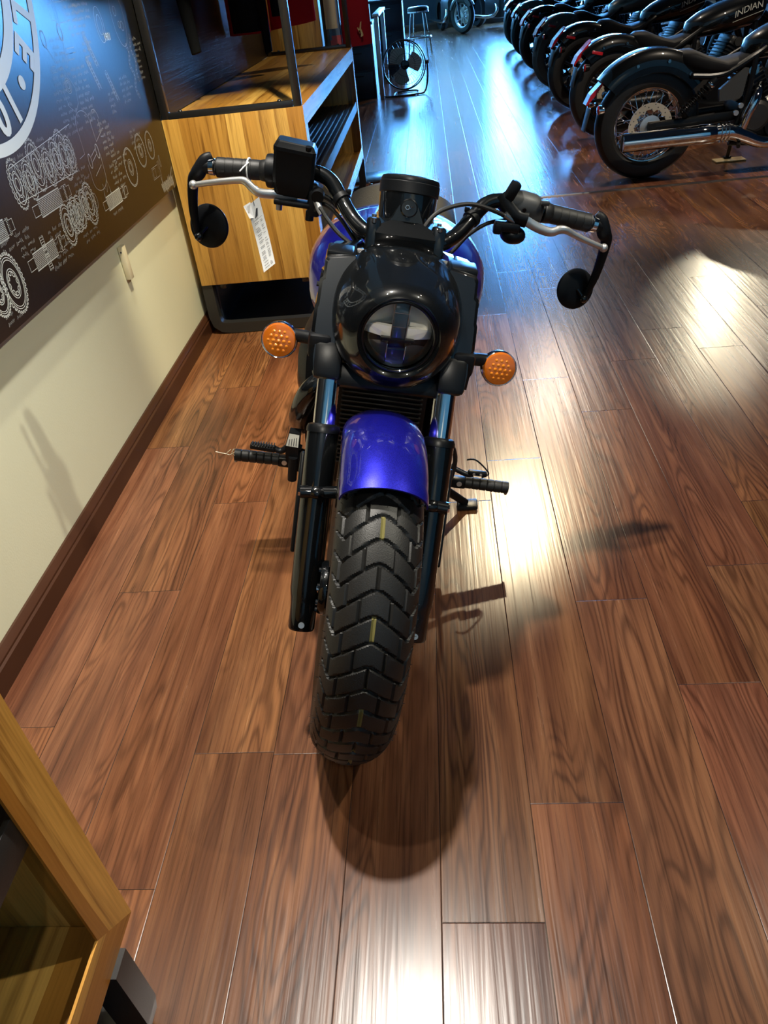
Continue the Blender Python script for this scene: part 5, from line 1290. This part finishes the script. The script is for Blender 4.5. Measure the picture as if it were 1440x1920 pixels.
MB().span((-.605, 10.34, .0), (-.555, 10.40, .85), .006).build('leg', M_STEEL, tg, T); MB().span((-.605, 11.9, .0), (-.555, 11.96, .85), .006).build('leg', M_STEEL, tg, T)
MB().span((-.62, 10.32, .85), (-.54, 11.98, .88), .004).build('top_bar', M_STEEL, tg, T)
cabinet('service_cabinet', -.80, -.335, 12.9, 13.5, .93, 'dark service cabinet behind the floor fan with white objects on top')
bx = MB(); bx.span((-.62, 12.93, .932), (-.46, 13.05, .95), .003); tag(bx.build('white_tray', M_WHITEP), 'white tray on top of the dark service cabinet', 'tray')
# bar stool
st = empty('bar_stool', (-.13, 15.3, 0), 'chrome bar stool with round black padded seat', 'stool')
MB().lathe([(.16, .0), (.178, .012), (.182, .035), (.178, .055), (.16, .07), (.10, .078), (.001, .08)], (0, 0, .64), (0, 0, 1), 36).build('seat', M_VINYL, st)
MB().lathe([(.150, 0), (.183, .002), (.183, .022), (.150, .024)], (0, 0, .63), (0, 0, 1), 36).build('seat_band', M_CHROME, st)
for k in range(4):
    a = k*PI/2+.55
    MB().tube([(.12*math.cos(a), .12*math.sin(a), .64), (.15*math.cos(a), .15*math.sin(a), .60), (.20*math.cos(a), .20*math.sin(a), .27), (.235*math.cos(a), .235*math.sin(a), .0)], .0125, 10, smooth=4).build('leg', M_CHROME, st)
MB().torus((0, 0, .27), (0, 0, 1), .205, .010, 40, 8).build('foot_ring', M_CHROME, st)
# floor fan
fn_ = empty('floor_fan', (-.295, 10.62, 0), 'round black floor fan on tubular stand in the aisle', 'fan'); fc = Vector((0, 0, .315)); fa = Vector((.20, -.97, .10)).normalized()
cg = MB(); cg.torus(fc, fa, .262, .0075, 56, 8); cg.torus(fc+fa*.05, fa, .21, .0022, 48, 6); cg.torus(fc+fa*.065, fa, .12, .0022, 40, 6); cg.torus(fc-fa*.10, fa, .258, .006, 56, 8)
fx = Vector((0, 0, 1)); fx = (fx-fa*fx.dot(fa)).normalized(); fy = fa.cross(fx)
for k in range(40):
    a = 2*PI*k/40; d = fx*math.cos(a)+fy*math.sin(a); cg.tube([fc+d*.26, fc+d*.20+fa*.052, fc+d*.05+fa*.07], .0013, 4); cg.tube([fc+d*.258-fa*.10, fc+d*.16-fa*.13, fc+d*.05-fa*.13], .0013, 4)
cage = cg.build('guard', M_BMETAL, fn_)
MB().lathe([(.045, .0), (.048, .008), (.04, .016), (.001, .018)], fc+fa*.065, fa, 28).build('guard_badge', M_GBLACK, cage)
bl = MB()
for k in range(3):
    a0 = 2*PI*k/3; rs_ = []
    for i in range(9):
        a = a0+i*.17; d = fx*math.cos(a)+fy*math.sin(a); off = fa*(.028-.007*i)
        rs_.append([fc+d*.04+off*.6, fc+d*.14+off, fc+d*(.225-.012*abs(i-4))+off, fc+d*(.225-.012*abs(i-4))+off-fa*.002, fc+d*.14+off-fa*.002, fc+d*.04+off*.6-fa*.002])
    bl.rings(rs_)
fb_ = bl.build('blades', M_LABEL, fn_); fb_['kind'] = 'stuff'
MB().cyl(fc-fa*.12, fc+fa*.03, .05, n=24).build('motor', M_BMETAL, fn_)
stn = MB(); stn.tube([(-.275, -.01, .33), (-.285, -.02, .16), (-.27, -.16, .03), (-.16, -.20, .012), (.14, -.17, .012), (.235, -.12, .03), (.275, .02, .16), (.275, .03, .33)], .011, 10, smooth=6); stn.tube([(-.15, -.20, .012), (-.12, .14, .012), (.13, .17, .012), (.14, -.17, .012)], .010, 8, smooth=3); stn.build('stand', M_BMETAL, fn_)
for s_ in (-1, 1): MB().cyl((s_*.262, .01, .325), (s_*.298, .01, .325), .02, n=14).build('tilt_knob', M_BMETAL, fn_)

# ================================================================== GARMENTS
def garment(name, mt, x, y, hem, top, hw, dep, label, cat, sleeves=(), group=None, flare=1.0, cut=0.0):
    g = empty(name, (x, y, hem), label, cat, group); T = Matrix.Translation(-g.location)
    mb = MB(); rs_ = []; n = 32; rg = random.Random(int((x+y)*977) % 997)
    ph = [rg.uniform(0, 6) for _ in range(3)]
    for i in range(13):
        t = i/12; z = hem+(top-hem)*t; w = hw*(flare+(1-flare)*t)*(1 if t < .8 else 1-.55*((t-.8)/.2)**2); d = dep*(1.0-.3*t)
        ring = []
        for k in range(n):
            a = 2*PI*k/n; f = 1+.10*math.sin(3*a+ph[0]+t*2)*(1-t)+.06*math.sin(7*a+ph[1])*(1-t)
            ring.append(Vector((x+w*math.copysign(abs(math.cos(a))**.7, math.cos(a)), y+d*math.sin(a)*f, z+(cut*math.cos(a)*(1-t)))))
        rs_.append(ring)
    mb.rings(rs_, cap0=False); mb.build('body', mt, g, T, ang=80)
    for (x0, z0, x1, z1, y1, w) in sleeves:
        s_ = MB(); s_.tube([(x0, y, z0), ((x0*.6+x1*.4), y-.02, z0*.6+z1*.4), ((x0*.25+x1*.75), (y+3*y1)/4-.01, z0*.25+z1*.75), (x1, y1, z1+.02), (x1+.002, y1, z1)], [w*1.5, w*1.35, w*1.12, w*.95, w*.9], 14, smooth=4, flat=(1, .8)); s_.build('sleeve', mt, g, T, ang=80)
    hk = MB(); hk.tube([(x, y, top-.02), (x, y, top+.03), (x+.015, y, top+.05), (x, y, top+.065), (x-.012, y, top+.05)], .003, 6, smooth=4); hk.build('hanger_hook', M_CHROME, g, T)
    return g
garment('riding_jacket', M_BCLOTH, -.90, 3.66, 1.285, 1.70, .15, .06, 'black jacket at left of the display cabinet with one sleeve hanging low', 'jacket', [(-.99, 1.62, -.975, 1.085, 3.66, .024)], 'garments on the display cabinet rail')
garment('riding_jacket', M_BCLOTH, -.858, 4.28, 1.112, 1.70, .078, .07, 'black jacket in front of the red shirts, sleeve down its right side', 'jacket', [(-.775, 1.62, -.772, 1.02, 4.24, .020)], 'garments on the display cabinet rail')
garment('riding_jacket', M_BCLOTH, -.715, 4.36, 1.16, 1.70, .035, .05, 'slim black garment hanging between black jacket and steel post', 'jacket', [], 'garments on the display cabinet rail')
garment('hooded_shirt', M_RCLOTH, -.93, 4.66, 1.085, 1.70, .10, .05, 'red shirt hanging behind the black jacket', 'shirt', [], 'garments on the display cabinet rail', 1.1)
garment('hooded_shirt', M_RCLOTH, -.735, 4.92, 1.09, 1.70, .12, .05, 'red shirt hanging beside the front steel post', 'shirt', [], 'garments on the display cabinet rail', 1.08, .012)
# garments and panel beyond the far end of the cabinet
wp = MB(); wp.span((-1.085, 6.02, 0), (-.72, 6.06, 1.75), .003); tag(wp.build('partition_panel', M_OAK_END), 'tan wooden partition panel standing past the far end of the display cabinet', 'panel')
rl = empty('garment_stand', (-.55, 6.14, 0), 'black upright clothes stand behind the cabinet end', 'clothes stand'); T = Matrix.Translation(-rl.location)
MB().span((-.712, 6.10, 0), (-.668, 6.16, 1.75), .003).build('upright', M_BMETAL, rl, T); 
MB().cyl((-.69, 6.13, 1.74), (-.36, 6.13, 1.74), .012, n=12).build('garment_rail', M_CHROME, rl, T); MB().box((-.535, 6.13, .012), (.40, .30, .02), .004).build('foot_plate', M_BMETAL, rl, T)
gc = garment('tee_shirt', M_CCLOTH, -.640, 6.02, 1.0, 1.66, .040, .026, 'cream shirt hanging beside the dark red hoodie', 'shirt', [], 'garments on the clothes stand')
gb = garment('patterned_shirt', M_BLUECL, -.628, 6.085, .93, 1.66, .040, .020, 'blue and coral cloth showing below the cream shirt', 'shirt', [], 'garments on the clothes stand')
cm = MB(); cm.rings([[Vector((.002+.047*math.cos(2*PI*k/24)*w, .024*math.sin(2*PI*k/24), z)) for k in range(24)] for z, w in ((.026, .87), (-.01, .87), (-.075, .87))], cap0=False, cap1=False); cm.build('coral_hem', M_PINKCL, gb)
gm = garment('hoodie', M_MCLOTH, -.478, 6.06, .885, 1.66, .090, .06, 'dark red hoodie with small gold print at its hem', 'hoodie', [(-.545, 1.55, -.560, .885, 6.05, .020)], 'garments on the clothes stand', 1.12, .004)
pr_ = MB(); Y_ = -.073
for P_ in ([(-.035, .06), (-.02, .115), (-.012, .12), (-.018, .08), (-.006, .045)], [(-.045, .085), (-.038, .088), (-.022, .058), (-.028, .05)], [(-.026, .03), (-.008, .036), (-.006, .046), (-.02, .052)]):
    pr_.prism(P_, lambda p: (p[0]+.055, Y_+.004, p[1]+.02), (0, -.004, 0))
pr_.build('gold_print', M_GOLD, gm, flat=True)
